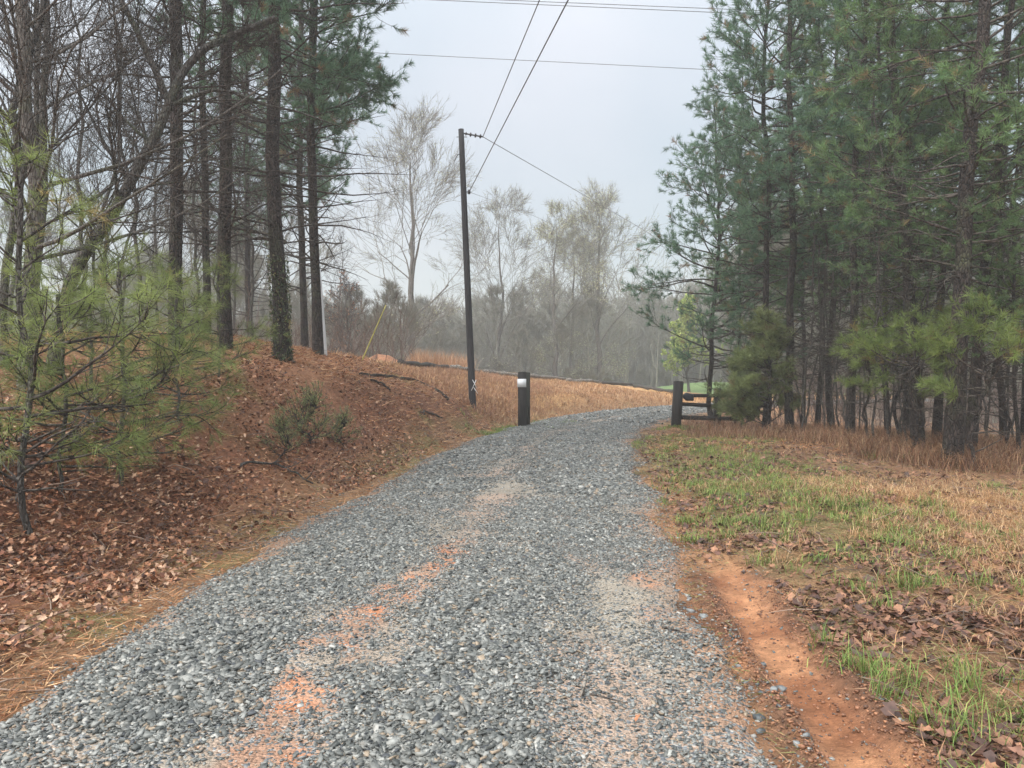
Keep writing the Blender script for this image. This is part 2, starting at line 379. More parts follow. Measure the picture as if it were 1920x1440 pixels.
def make_pine(name, seed, H, r0, live_from, spread, n_br=70, sub=7, per=26, nlen=.16, nwid=.008, cols=BLUEGREEN, dead=40, dead_len=1.4,
              lean=(0, 0), loc=(0, 0, 0), rz=0., tertiary=1, droop=.0, bark='pine', bright_low=0, bare_top=None, wob=.05, elev=(-.15, .85), ivy=0, side=None, prof_pow=.75, r_top=.02):
    r = RNG(seed); root = empty(name, loc, rz); kids = []
    TP = trunk_path(r, H, lean, wob); v, f = trunk_mesh(TP, r0, r_top)
    mb = MB(); mb.add(v, f); kids.append(mb.build('trunk', MT[bark], root, True))
    TPn = TP[None]
    bm = MB()
    # dead lower branches, bare
    if dead:
        z = r.uniform(.10, max(.3, live_from / H + .15), dead); S, T = sample(TPn, np.zeros(dead, int), z)
        az = r.uniform(0, 2 * np.pi, dead); el = r.normal(.12, .22, dead)
        D = np.stack([np.cos(az) * np.cos(el), np.sin(az) * np.cos(el), np.sin(el)], 1); L = dead_len * r.uniform(.35, 1.2, dead)
        P = grow(r, S, D, L, 6, .13, .02); bm.add(*tubes(P, tapers(.008 + .008 * L, .003 + 0 * L, 6), 4))
        m = dead * 5; idx = r.integers(0, dead, m); t = r.uniform(.25, 1, m); S2, T2 = sample(P, idx, t)
        P2 = grow(r, S2, deflect(r, T2, r.uniform(.5, 1.2, m), .3), L[idx] * r.uniform(.15, .5, m), 4, .2, .0); bm.add(*tubes(P2, tapers(np.full(m, .0045), np.full(m, .002), 4), 3))
    # live branches
    t = live_from / H + (1 - live_from / H) * (np.arange(n_br) + r.random(n_br)) / n_br * .985; S, T = sample(TPn, np.zeros(n_br, int), t)
    tt = (t - live_from / H) / (1 - live_from / H)
    az = r.uniform(0, 2 * np.pi, n_br) if side is None else r.normal(side[0], side[1], n_br)
    el = elev[0] + (elev[1] - elev[0]) * tt + r.normal(0, .15, n_br)
    prof = np.clip((1 - tt), 0, 1) ** prof_pow * (.45 + .55 * smooth(tt, -.1, .25)) + .10
    L = spread * prof * r.uniform(.55, 1.2, n_br)
    D = np.stack([np.cos(az) * np.cos(el), np.sin(az) * np.cos(el), np.sin(el)], 1)
    P = grow(r, S, D, L, 7, .14, .06); bm.add(*tubes(P, tapers(.007 + .010 * L, np.full(n_br, .004), 7), 5))
    ns_ = np.maximum(3, (sub * L / spread * 1.6).astype(int)); idx = np.repeat(np.arange(n_br), ns_); m = len(idx)
    t2 = .3 + .7 * r.random(m); S2, T2 = sample(P, idx, t2)
    P2 = grow(r, S2, deflect(r, T2, r.uniform(.35, .95, m), .3), np.clip(L[idx] * r.uniform(.18, .4, m), .15, 1.1), 5, .12, .08)
    bm.add(*tubes(P2, tapers(np.full(m, .006), np.full(m, .0035), 5), 3))
    m3 = m * tertiary; idx3 = np.repeat(np.arange(m), tertiary); S3, T3 = sample(P2, idx3, r.uniform(.3, .95, m3))
    P3 = grow(r, S3, deflect(r, T3, r.uniform(.4, .9, m3), .2), r.uniform(.12, .32, m3), 4, .12, .12)
    bm.add(*tubes(P3, tapers(np.full(m3, .004), np.full(m3, .003), 4), 3))
    kids.append(bm.build('branches', MT['twig'], root))
    nb = MB(); needles_on(r, nb, P2, per, nlen, nwid, cols, .62, 1., droop); needles_on(r, nb, P3, per, nlen, nwid, cols, .45, 1., droop)
    tipP = P[:, -3:]; needles_on(r, nb, tipP, per * 2, nlen, nwid, cols, .1, 1., droop)
    kids.append(nb.build('foliage', MT['needle'], root))
    if ivy:
        ib = MB(); n = ivy; zz = r.random(n) ** 1.3 * 1.9; S, T = sample(TPn, np.zeros(n, int), zz / H)
        a = r.uniform(0, 2 * np.pi, n); off = np.stack([np.cos(a), np.sin(a), 0 * a], 1) * (r0 * 1.05 + .05 * r.random(n)[:, None])
        add_leaves(r, ib, S + off, .05, [(.035, .06, .025), (.09, .12, .05), (.16, .15, .08)], upright=True); kids.append(ib.build('ivy', MT['ivy'], root))
    return reg(root, kids)

LEAF2D = np.array([(0, 0), (.22, .28), (.48, .20), (.62, .36), (.80, .14), (1.0, 0), (.80, -.14), (.62, -.36), (.48, -.20), (.22, -.28)])
def add_leaves(r, mb, P, size, cols, upright=False, flat=.35):
    n = len(P); L = size * r.uniform(.5, 1.3, n); curl = r.normal(0, .8, n); cup = r.normal(0, .9, n)
    x, y = LEAF2D[:, 0] - .5, LEAF2D[:, 1]
    v = np.stack([np.broadcast_to(x, (n, 10)), np.broadcast_to(y, (n, 10)) * r.uniform(.6, 1.1, (n, 1)),
                  curl[:, None] * (x ** 2) * .9 + cup[:, None] * (y ** 2)], -1) * L[:, None, None]
    a = r.uniform(0, 2 * np.pi, n)
    if upright: nz = unit(r.normal(0, 1, (n, 3)))
    else: nz = unit(np.stack([r.normal(0, flat, n), r.normal(0, flat, n), np.ones(n)], 1))
    ax = unit(np.cross(nz, np.stack([np.cos(a), np.sin(a), 0 * a + .01], 1))); ay = np.cross(nz, ax)
    V = P[:, None] + v[..., :1] * ax[:, None] + v[..., 1:2] * ay[:, None] + v[..., 2:] * nz[:, None]
    b = np.arange(n)[:, None] * 10
    tr = [(0, 1, 9), (1, 8, 9), (1, 2, 8), (2, 7, 8), (2, 3, 4), (2, 4, 6), (2, 6, 7), (4, 5, 6), (6, 8, 7)]
    tr = [(0, 1, 9), (1, 2, 8), (1, 8, 9), (2, 3, 4), (2, 4, 6), (2, 6, 8), (8, 6, 7), (4, 5, 6)]
    Fc = np.concatenate([b + np.array(t_)[None] for t_ in tr])
    c = np.asarray(cols)[r.integers(0, len(cols), n)] * r.uniform(.6, 1.35, (n, 1))
    mb.add(V.reshape(-1, 3), Fc, np.repeat(c, 10, 0))
def add_blades(r, mb, P, h, w_, cols, bend=.6, lean=.25):
    n = len(P); H_ = h * r.uniform(.5, 1.3, n); a = r.uniform(0, 2 * np.pi, n); d = np.stack([np.cos(a), np.sin(a), 0 * a], 1); sdv = np.stack([-np.sin(a), np.cos(a), 0 * a], 1) * (w_ / 2)
    be = H_ * bend * r.uniform(.2, 1.4, n); ln = lean * H_
    m_ = P + d * (ln * .5 + be * .25)[:, None]; m_[:, 2] += H_ * .6
    tp = P + d * (ln + be)[:, None]; tp[:, 2] += H_ * np.clip(1.05 - .5 * bend * r.random(n), .25, 1.1)
    V = np.stack([P - sdv, P + sdv, m_ + sdv * .8, m_ - sdv * .8, tp], 1).reshape(-1, 3); b = np.arange(n)[:, None] * 5
    c = np.asarray(cols)[r.integers(0, len(cols), n)] * r.uniform(.7, 1.3, (n, 1))
    mb.add(V, [b + np.array([0, 1, 2, 3]), b + np.array([3, 2, 4])], np.repeat(c, 5, 0))

def make_bare(name, seed, H, r0, first=.3, n1=16, ang=(.5, .9), len1=.35, up=.07, sub=(7, 6, 4), wob=.13, bark='grey', lean=(0, 0), loc=(0, 0, 0), rz=0., buds=0,
              budcols=((.30, .33, .12), (.36, .34, .16)), bud_size=.03, fork=0, path=None, twig_r=.006, one_mesh=False, sides=10, K0=16, flat=0.1, r_min=.003, tw=.07, budpart='buds', r_top=.02, twigm='twig', limb=.32):
    r = RNG(seed); root = None if one_mesh else empty(name, loc, rz); kids = []
    TP = trunk_path(r, H, lean, tw, K0) if path is None else np.asarray(path, float); K0 = len(TP)
    v, f = trunk_mesh(TP, r0, r_top, sides); tb = MB(); tb.add(v, f); bm = tb if one_mesh else MB()
    TPn = TP[None]; HH = TP[-1, 2] - TP[0, 2] if path is None else np.linalg.norm(np.diff(TP, axis=0), axis=1).sum()
    t = first + (1 - first) * (np.arange(n1) + r.random(n1)) / n1 * .97; S, T = sample(TPn, np.zeros(n1, int), t)
    tt = (t - first) / (1 - first); L = HH * len1 * (1 - .72 * tt) * r.uniform(.6, 1.2, n1)
    P = grow(r, S, deflect(r, T, r.uniform(ang[0], ang[1], n1)), L, 8, wob * .8, up)
    rr = np.maximum(r0 * (1 - t) * limb * L / L.max() + .008, r_min * 2)
    (tb if not one_mesh else tb).add(*tubes(P, tapers(rr, rr * .25, 8), 6 if not one_mesh else 4))
    Pl, Ll, Rl = P, L, rr; lev = []
    for li, k in enumerate(sub):
        n = len(Pl) * k; idx = np.repeat(np.arange(len(Pl)), k); t = r.uniform(.2, 1., n); S, T = sample(Pl, idx, t)
        L2 = Ll[idx] * (1 - .4 * t) * r.uniform(.35, .75, n); R2 = np.maximum(Rl[idx] * (1 - .75 * t) * .55, max(twig_r * (.75 ** li), r_min))
        K = (6, 5, 4)[min(li, 2)]
        P2 = grow(r, S, deflect(r, T, r.uniform(.35, .85, n), flat), L2, K, wob, up * .9); bm.add(*tubes(P2, tapers(R2, np.maximum(R2 * .35, r_min * .6), K), (4, 3, 3)[min(li, 2)]))
        Pl, Ll, Rl = P2, L2, R2
    if buds:
        n = buds; idx = r.integers(0, len(Pl), n); S, T = sample(Pl, idx, r.uniform(.3, 1, n)); S = S + r.normal(0, .04, S.shape)
        bb = MB() if not one_mesh else tb; V, Fc = needle_tris(r, S, unit(r.normal(0, 1, S.shape)), np.full(n, bud_size * 1.3), np.full(n, bud_size))
        cc = np.asarray(budcols)[r.integers(0, len(budcols), n)] * r.uniform(.7, 1.3, (n, 1)); bb.add(V, Fc, np.repeat(cc, 3, 0))
    if one_mesh:
        o = tb.build(name, MT[bark], None, False); o.location = loc; o.rotation_euler = (0, 0, rz); return reg(o, [])
    kids.append(tb.build('trunk', MT[bark], root, True)); kids.append(bm.build('branches', MT[twigm], root))
    if buds: kids.append(bb.build(budpart, MT['bud'], root))
    return reg(root, kids)
def fork_tree(name, seed, H, r0, first=.35, n1=14, ang=(.45, .8), len1=.3, up=.05, levels=5, wob=.09, bark='pale', twigm='paletwig', loc=(0, 0, 0), rz=0., buds=0, budcols=((.42, .44, .24), (.50, .48, .30)),
              bud_size=.07, r_min=.009, one_mesh=False, lean=(0, 0), div=(.18, .5), decay=.74, low=6, budpart='buds', sprays=3, spray_w=.02, spray_l=(.25, .7), tw=.10, low_len=.42, sides=10):
    """broadleaf tree in winter: limbs that fork again and again into a rounded crown of fine twigs"""
    r = RNG(seed); root = None if one_mesh else empty(name, loc, rz); kids = []
    TP = trunk_path(r, H * .86, lean, tw, 16); v, f = trunk_mesh(TP, r0, r0 * .12, sides); tb = MB(); tb.add(v, f); bm = tb if one_mesh else MB(); TPn = TP[None]
    t = np.r_[first + (1 - first) * (np.arange(n1) + r.random(n1) * .8) / n1, r.uniform(first * .45, first, low)]; n = len(t); t = np.clip(t, 0, .995)
    S, T = sample(TPn, np.zeros(n, int), t); tt = np.clip((t - first) / (1 - first), 0, 1)
    L = H * len1 * (1 - .74 * tt) * r.uniform(.8, 1.1, n); A = ang[1] + (ang[0] - ang[1]) * tt + r.normal(0, .08, n)
    L[n1:] *= low_len * r.uniform(.6, 1., low); A[n1:] = r.uniform(1.05, 1.5, low)
    az = np.arange(n) * 2.4 + r.normal(0, .5, n); D = np.stack([np.cos(az) * np.sin(A), np.sin(az) * np.sin(A), np.cos(A)], 1)
    P = grow(r, S, D, L, 7, wob, up); R_ = np.clip(r0 * (1 - t) * .42, r_min * 2.5, None) * np.clip(L / L.max(), .4, 1); tb.add(*tubes(P, tapers(R_, R_ * .55, 7), 5))
    Re = R_ * .55; Ln = L * .62
    for lv in range(levels):
        m = len(P); K = (6, 5, 4, 3, 3, 3)[min(lv, 5)]; idx = np.repeat(np.arange(m), 3); tt3 = np.tile([.97, .97, .55], m); tt3 = tt3 - np.tile([0, .12, 0], m) * r.random(3 * m); S, T = sample(P, idx, tt3)
        D = deflect(r, T, r.uniform(div[0], div[1], 3 * m)); L3 = Ln[idx] * r.uniform(.7, 1.15, 3 * m); R3 = np.maximum(Re[idx] * .75, r_min)
        P = grow(r, S, D, L3, K, wob, up * .8); bm.add(*tubes(P, tapers(R3, np.maximum(R3 * .6, r_min * .7), K), 4 if lv < 2 else 3)); Re = np.maximum(R3 * .6, r_min); Ln = L3 * decay
    m = len(P) * sprays; idx = np.repeat(np.arange(len(P)), sprays); S, T = sample(P, idx, r.uniform(.1, 1, m))
    V, Fc = needle_tris(r, S, deflect(r, T, r.uniform(.2, .7, m)), r.uniform(spray_l[0], spray_l[1], m), np.full(m, spray_w)); bm.add(V, Fc)
    if buds:
        idx = r.integers(0, len(P), buds); S, T = sample(P, idx, r.uniform(.2, 1, buds)); S = S + r.normal(0, .15, S.shape); bb = MB()
        V, Fc = needle_tris(r, S, unit(r.normal(0, 1, S.shape)), np.full(buds, bud_size * 1.3), np.full(buds, bud_size)); cc = np.asarray(budcols)[r.integers(0, len(budcols), buds)] * r.uniform(.7, 1.3, (buds, 1)); bb.add(V, Fc, np.repeat(cc, 3, 0))
    if one_mesh:
        o = tb.build(name, MT[bark], None, False); o.location = loc; o.rotation_euler = (0, 0, rz); return reg(o, [])
    kids.append(tb.build('trunk', MT[bark], root, True)); kids.append(bm.build('branches', MT[twigm], root))
    if buds: kids.append(bb.build(budpart, MT['bud'], root))
    return reg(root, kids)
def box(mb, c, s, rot=None, tint_=None, bev=.0):
    c = np.asarray(c, float); h = np.asarray(s, float) / 2
    if bev <= 0:
        v = np.array([(x, y, z) for x in (-1, 1) for y in (-1, 1) for z in (-1, 1)], float) * h
        f = [(0, 1, 3, 2), (4, 6, 7, 5), (0, 4, 5, 1), (2, 3, 7, 6), (0, 2, 6, 4), (1, 5, 7, 3)]
        fs = np.array(f)
        if rot is not None: v = v @ rot.T
        mb.add(v + c, fs, tint_); return
    import bmesh
    bm = bmesh.new(); bmesh.ops.create_cube(bm, size=1.0)
    for vv in bm.verts: vv.co = (vv.co.x * s[0], vv.co.y * s[1], vv.co.z * s[2])
    bmesh.ops.bevel(bm, geom=list(bm.edges), offset=bev, segments=2, affect='EDGES')
    bmesh.ops.triangulate(bm, faces=bm.faces[:]); bm.verts.ensure_lookup_table()
    v = np.array([tuple(q.co) for q in bm.verts]); f = np.array([[q.index for q in ff.verts] for ff in bm.faces]); bm.free()
    if rot is not None: v = v @ rot.T
    mb.add(v + c, f, tint_)
def rotz(a): c, s = math.cos(a), math.sin(a); return np.array([[c, -s, 0], [s, c, 0], [0, 0, 1.]])
def rotx(a): c, s = math.cos(a), math.sin(a); return np.array([[1, 0, 0], [0, c, -s], [0, s, c.real]])
def roty(a): c, s = math.cos(a), math.sin(a); return np.array([[c, 0, s], [0, 1, 0], [-s, 0, c]])

# ------------------------------------------------------------------ ground and road
def clay_mask(x, y):
    """bare clay showing through the gravel"""
    c = np.interp(y, [2.5, 3.4, 4.5, 5.2, 6.3, 8], [-1.0, -1.02, -1.08, -.92, -.58, -.3])
    a = (1 - smooth(np.abs(x - c), .03, .34)) * smooth(y, 2.3, 3.3) * (1 - smooth(y, 6.3, 8)) * smooth(fbm(x, y, .5, 21), .30, .50)
    b = (1 - smooth(np.abs(x - .98 - .05 * (y - 4)), .05, .28)) * smooth(y, 4., 4.8) * (1 - smooth(y, 6, 7)) * smooth(fbm(x, y, .45, 22), .42, .62) * .7
    c2 = (1 - smooth(np.abs(x - 1.0), .1, .5)) * np.exp(-((y - 8.6) / 1.2) ** 2) * smooth(fbm(x, y, .6, 23), .5, .65) * .5
    return np.clip((a + b + c2) * (.45 + .9 * smooth(fbm(x, y, .16, 25), .35, .6)), 0, 1)
def no_rut(x, y): return 1 - np.clip(1.25 * rut(x, y) + .8 * (np.abs(x - rutc(y)) < .27) * (y < 6.2), 0, 1)
def stone_density(x, y, u):
    n = fbm(x, y, .7, 31); n2 = fbm(x, y, .25, 33); v = u + (fbm(x, y, .8, 36) - .5) * .7; f = smooth(y, 5.5, 8.5)
    g = lambda c, w_: np.exp(-((v - c) / w_) ** 2)
    near = .46 + .62 * g(-1.35, .55) + .60 * g(.45, .38) - .34 * g(1.15, .38) - .16 * g(-.45, .35)
    far = .50 + .55 * g(-1.15, .5) + .60 * g(.85, .6) - .38 * g(-.15, .34)
    d = near * (1 - f) + far * f
    d = d * (.30 + 1.2 * smooth(n * .55 + n2 * .45, .30, .62))
    d = d * (1 - .72 * clay_mask(x, y))
    return np.clip(d, 0.04, 1)
def ground_color(x, y):
    s, u = road_su(x, y); z = 0
    n = fbm(x, y, 1.6, 41)[:, None]; n2 = fbm(x, y, .4, 42)[:, None]; n3 = fbm(x, y, 5., 43)[:, None]
    def L(a, b, t): return a * (1 - t) + b * t
    A = lambda *c: np.array(c)[None]
    litter = L(A(.11, .045, .026), A(.28, .125, .07), n2)
    straw = L(A(.31, .145, .075), A(.43, .225, .12), n2)
    tan = L(A(.46, .25, .10), A(.58, .36, .16), n)
    wood = L(A(.10, .075, .055), A(.17, .12, .085), n)
    verge = L(A(.13, .07, .04), A(.36, .20, .11), smooth(n2[:, 0], .25, .7)[:, None])
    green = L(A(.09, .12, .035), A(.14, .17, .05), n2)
    clay = L(A(.28, .11, .05), A(.56, .275, .14), smooth(n2[:, 0], .25, .7)[:, None])
    left = (u < 0)[:, None]
    # left bank: litter low and near, pine straw higher, field beyond
    fl = smooth(y, 19, 30)[:, None]
    up_ = smooth(-u, 3.0, 4.4)[:, None] * smooth(y, 6, 13)[:, None]
    cl = L(litter, straw, np.clip(up_ * (.35 + n) + .25 * smooth(n[:, 0], .45, .65)[:, None], 0, 1))
    mossm = smooth(fbm(x, y, .9, 47), .62, .72)[:, None] * smooth(y, 9, 13)[:, None]
    cl = L(cl, A(.19, .19, .05), mossm * .6)
    cl = L(cl, L(tan, A(.30, .155, .085), smooth(n3[:, 0], .45, .62)[:, None] * .6), fl)
    strip = ((1 - smooth(-u, 2.2, 2.9)) * smooth(y, 1, 4))[:, None]
    cl = L(cl, L(A(.27, .165, .09), A(.20, .18, .07), smooth(n[:, 0], .5, .65)[:, None]), strip * .8)
    # right verge
    gp = (np.exp(-((x - (3.2 + .08 * (y - 9))) / 1.0) ** 2) * smooth(y, 5.5, 8) * (1 - smooth(y, 16, 21)))[:, None]
    cr_ = L(verge, green, np.clip(gp * 1.1 * (.5 + n) + .2 * smooth(n[:, 0], .55, .68)[:, None], 0, .6))
    dry = (smooth(x, 3.0, 4.6) * (1 - smooth(y, 8.5, 10.8)) * smooth(y, 4, 6))[:, None]
    cr_ = L(cr_, tan, dry * .8)
    red = (smooth(y + x * .62, 14, 17) * (1 - smooth(y, 26, 34)) * smooth(u, 2.3, 3.2))[:, None]
    cr_ = L(cr_, L(A(.17, .085, .05), A(.24, .13, .075), n2), red * .85)
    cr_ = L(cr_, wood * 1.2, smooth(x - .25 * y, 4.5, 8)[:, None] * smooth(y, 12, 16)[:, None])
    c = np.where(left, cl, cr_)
    edgec = smooth(y, 2, 5)[:, None] * (((u > 1.7) & (u < 2.4) & (y < 12)).astype(float))[:, None]
    c = L(c, clay * .8, edgec * .55)
    # far field and meadow
    c = L(c, L(A(.13, .20, .06), A(.17, .25, .09), n), (smooth(y, 54, 58) * smooth(x, 7, 10) * (1 - smooth(x, 45, 60)) * (1 - smooth(y, 88, 95)))[:, None])
    c = L(c, wood, np.clip(smooth(y - np.where(x < 6, 0, 300), 48, 56) + smooth(y, 88, 95) + smooth(-x - .3 * y, 4, 7) * smooth(y, 9, 14), 0, 1)[:, None])
    r = rut(x, y)[:, None]; c = L(c, clay * 1.05, np.clip(r * 1.3, 0, 1))
    side = ((np.exp(-((x - rutc(y) + .24) / .10) ** 2) + np.exp(-((x - rutc(y) - .22) / .10) ** 2)) * (1 - smooth(y, 5.6, 6.8)))[:, None]; c = L(c, A(.16, .085, .055), side * .75)
    cz = (smooth(fbm(x, y, .6, 51), .52, .66) * ((x > 1.2) & (y < 9) & (u > 1.8)) * .8)[:, None]; c = L(c, clay * .85, cz)
    return c
def axis(parts):
    o = [];
    for a, b, st in parts: o.append(np.arange(a, b, st))
    return np.concatenate(o)
gx = axis([(-300, -60, 15), (-60, -24, 3), (-24, -10, .5), (-10, -4, .12), (-4, 4.5, .05), (4.5, 10, .12), (10, 24, .5), (24, 60, 3), (60, 301, 15)])
gy = axis([(-60, -6, 6), (-6, 1.5, .5), (1.5, 9, .05), (9, 16, .1), (16, 40, .25), (40, 70, .8), (70, 120, 4), (120, 321, 12)])
X, Y = np.meshgrid(gx, gy); xs, ys = X.ravel(), Y.ravel(); Z = ground_z(xs, ys)
nx, ny = len(gx), len(gy); ii = (np.arange(ny - 1)[:, None] * nx + np.arange(nx - 1)[None]).ravel()
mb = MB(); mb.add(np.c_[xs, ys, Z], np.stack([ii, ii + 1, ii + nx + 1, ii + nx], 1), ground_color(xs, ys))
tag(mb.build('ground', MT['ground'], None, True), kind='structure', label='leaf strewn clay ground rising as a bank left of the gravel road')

# road sheet in (s,u)
sN = np.concatenate([np.arange(18, 38, .06), np.arange(38, RS[-1] - 2, .2)]); sN = sN[sN > 0]
uN = np.linspace(-2.25, 2.25, 91)
SS, UU = np.meshgrid(sN, uN, indexing='ij')
cx = np.interp(SS, RS, RD[:, 0]); cy = np.interp(SS, RS, RD[:, 1]); tx = np.interp(SS, RS, RT[:, 0]); ty = np.interp(SS, RS, RT[:, 1])
rx = (cx + UU * ty).ravel(); ry = (cy - UU * tx).ravel(); uu = UU.ravel()
def road_surf(x, y, u):
    hwv = hwf(y) + (fbm(x, y, 1.1, 61) - .5) * .5
    crown = .012 * np.cos(np.clip(u / HW, -1, 1) * 1.5) + (fbm(x, y, .6, 62) - .5) * .035 + (fbm(x, y, .15, 63) - .5) * .012
    wr = .02 * (np.exp(-((u + 1.35) / .35) ** 2) + np.exp(-((u - .6) / .25) ** 2)) - .018 * (np.exp(-((u + .55) / .3) ** 2) + np.exp(-((u - 1.15) / .3) ** 2))
    return (crown + wr) * (1 - smooth(np.abs(u), hwv - .35, hwv)) - .10 * smooth(np.abs(u), hwv - .12, hwv + .2) + .0, hwv
rz, hwv = road_surf(rx, ry, uu)
dens = stone_density(rx, ry, uu)
cm = clay_mask(rx, ry)[:, None]; nn = fbm(rx, ry, .5, 71)[:, None]; pk = smooth(fbm(rx, ry, 1.3, 72), .45, .62)[:, None]
dust = np.array([[.285, .245, .195]]) * (.75 + .5 * nn); pink = np.array([[.37, .245, .18]])
rc = dust * (1 - pk * .6) + pink * pk * .6; core = smooth(fbm(rx, ry, .28, 73), .46, .62)[:, None]; rc = rc * (1 - cm) + ((np.array([[.43, .18, .088]]) * core + np.array([[.35, .205, .135]]) * (1 - core)) * (.7 + .6 * nn)) * cm
eg = smooth(np.abs(uu) + (nn[:, 0] - .5) * .5, 1.35, 1.85)[:, None]; rc = rc * (1 - eg * .85) + np.array([[.27, .14, .075]]) * eg * .85
a_, b_ = SS.shape; jj = (np.arange(a_ - 1)[:, None] * b_ + np.arange(b_ - 1)[None]).ravel()
mb = MB(); mb.add(np.c_[rx, ry, rz], np.stack([jj, jj + 1, jj + b_ + 1, jj + b_], 1)[:, ::-1], rc)
tag(mb.build('road', MT['road'], None, True, extra={'stony': dens * .85 * (1 - eg[:, 0] * .75)}), kind='structure', label='grey gravel lane curving right between the gate posts')

# ------------------------------------------------------------------ loose gravel
def stones(r, n, size, smin, smax, name, label, umax=2.5, keep=None, lift=.3):
    s = smin + (smax - smin) * r.random(n); u = r.uniform(-umax, umax, n)
    cx = np.interp(s, RS, RD[:, 0]); cy = np.interp(s, RS, RD[:, 1]); tx = np.interp(s, RS, RT[:, 0]); ty = np.interp(s, RS, RT[:, 1])
    x = cx + u * ty; y = cy - u * tx
    vis = (np.abs(x) < y * .70 + .6) & (y > 2.0); rzz, hw = road_surf(x, y, u)
    d = stone_density(x, y, u) * (1 - smooth(np.abs(u) + (fbm(x, y, .3, 35) - .5) * .35, hw - .45, hw + .25) * .96)
    k = vis & (r.random(n) < d); x, y, u, rzz = x[k], y[k], u[k], rzz[k]; n = len(x)
    g = ground_z(x, y); z = np.maximum(rzz, g)
    sz = size * np.exp(np.clip(r.normal(0, .36, n), -1, .75)) * (.8 + .45 * fbm(x, y, .5, 81)) * (.62 + .5 * d[k])
    base = np.array([(a, b, c) for a in (-1, 1) for b in (-1, 1) for c in (-1, 1)], float) * .5
    v = base[None] * (1 + r.uniform(-.55, .45, (n, 8, 3))) * (sz[:, None] * np.stack([r.uniform(.8, 1.4, n), r.uniform(.55, 1., n), r.uniform(.2, .5, n)], 1))[:, None]
    a = r.uniform(0, 2 * np.pi, n); ca, sa = np.cos(a)[:, None], np.sin(a)[:, None]
    v = np.stack([v[..., 0] * ca - v[..., 1] * sa, v[..., 0] * sa + v[..., 1] * ca, v[..., 2]], -1)
    tx_, ty_ = r.normal(0, .3, (n, 1)), r.normal(0, .3, (n, 1)); v[..., 2] += v[..., 0] * tx_ + v[..., 1] * ty_
    P = np.stack([x, y, z + sz * lift * r.uniform(.1, 1., n)], 1)
    tris = np.array([(0, 1, 3), (0, 3, 2), (4, 6, 7), (4, 7, 5), (0, 4, 5), (0, 5, 1), (2, 3, 7), (2, 7, 6), (0, 2, 6), (0, 6, 4), (1, 5, 7), (1, 7, 3)])
    Fc = (np.arange(n)[:, None, None] * 8 + tris[None]).reshape(-1, 3)
    k = r.random((n, 1)) ** 1.2; c = np.array([[.060, .065, .061]]) * (1 - k) + np.array([[.28, .28, .258]]) * k
    o = r.random(n); c[o < .05] = (.34, .33, .30); c[(o > .08) & (o < .14)] = (.27, .21, .15); c[(o > .14) & (o < .19)] = (.06, .065, .07); c = c * r.uniform(.8, 1.2, (n, 1))
    mb = MB(); mb.add((v + P[:, None]).reshape(-1, 3), Fc, np.repeat(c, 8, 0)); tag(mb.build(name, MT['stone']), label=label, kind='stuff')
S0 = float(np.interp(0, RD[:, 1], RS))
stones(RNG(1), 230000, .0160, S0 + 2.0, S0 + 10, 'gravel', 'coarse grey crushed stone covering the near road')
stones(RNG(2), 190000, .0100, S0 + 2.0, S0 + 9, 'gravel', 'fine grey stone chips between the coarse stones')
stones(RNG(3), 230000, .0225, S0 + 10, S0 + 24, 'gravel', 'grey crushed stone on the middle of the lane')
stones(RNG(4), 80000, .038, S0 + 24, S0 + 44, 'gravel', 'grey crushed stone on the far bend of the lane')

def clods(r, n, fn, size, cols, name, label):
    y = r.uniform(2.6, 9, n); x = r.uniform(.7, 3.0, n); k = r.random(n) < fn(x, y); x, y = x[k], y[k]; n = len(x); sz = size * np.exp(np.clip(r.normal(0, .5, n), -1, 1))
    base = np.array([(a, b, c) for a in (-1, 1) for b in (-1, 1) for c in (-1, 1)], float) * .5; v = base[None] * (1 + r.uniform(-.5, .4, (n, 8, 3))) * (sz[:, None] * np.array([[1.1, .9, .6]]))[:, None]
    a = r.uniform(0, 6.28, n); ca, sa = np.cos(a)[:, None], np.sin(a)[:, None]; v = np.stack([v[..., 0] * ca - v[..., 1] * sa, v[..., 0] * sa + v[..., 1] * ca, v[..., 2]], -1)
    P = np.stack([x, y, ground_z(x, y) + sz * .12], 1); tris = np.array([(0, 1, 3), (0, 3, 2), (4, 6, 7), (4, 7, 5), (0, 4, 5), (0, 5, 1), (2, 3, 7), (2, 7, 6), (0, 2, 6), (0, 6, 4), (1, 5, 7), (1, 7, 3)])
    c = np.asarray(cols)[r.integers(0, len(cols), n)] * r.uniform(.7, 1.25, (n, 1)); mb = MB(); mb.add((v + P[:, None]).reshape(-1, 3), (np.arange(n)[:, None, None] * 8 + tris[None]).reshape(-1, 3), np.repeat(c, 8, 0)); tag(mb.build(name, MT['stone']), label=label, kind='stuff')
clods(RNG(6), 60000, lambda x, y: np.clip(.9 * np.exp(-((x - rutc(y) + .24) / .09) ** 2) + .8 * np.exp(-((x - rutc(y) - .22) / .12) ** 2) + .10 * (x < 2.0) * (x > 1.2), 0, 1) * (1 - smooth(y, 5, 6.4)), .0072, [(.19, .085, .045), (.33, .155, .08), (.13, .065, .04), (.26, .12, .065)], 'dirt_clods', 'crumbled orange brown clay along both sides of the wheel rut')
clods(RNG(7), 3600, lambda x, y: np.clip(.9 * np.exp(-((x - 1.1) / .22) ** 2), 0, 1), .015, [(.10, .115, .12), (.2, .21, .21), (.3, .29, .27)], 'gravel', 'loose grey stones spilled over the clay edge of the lane')
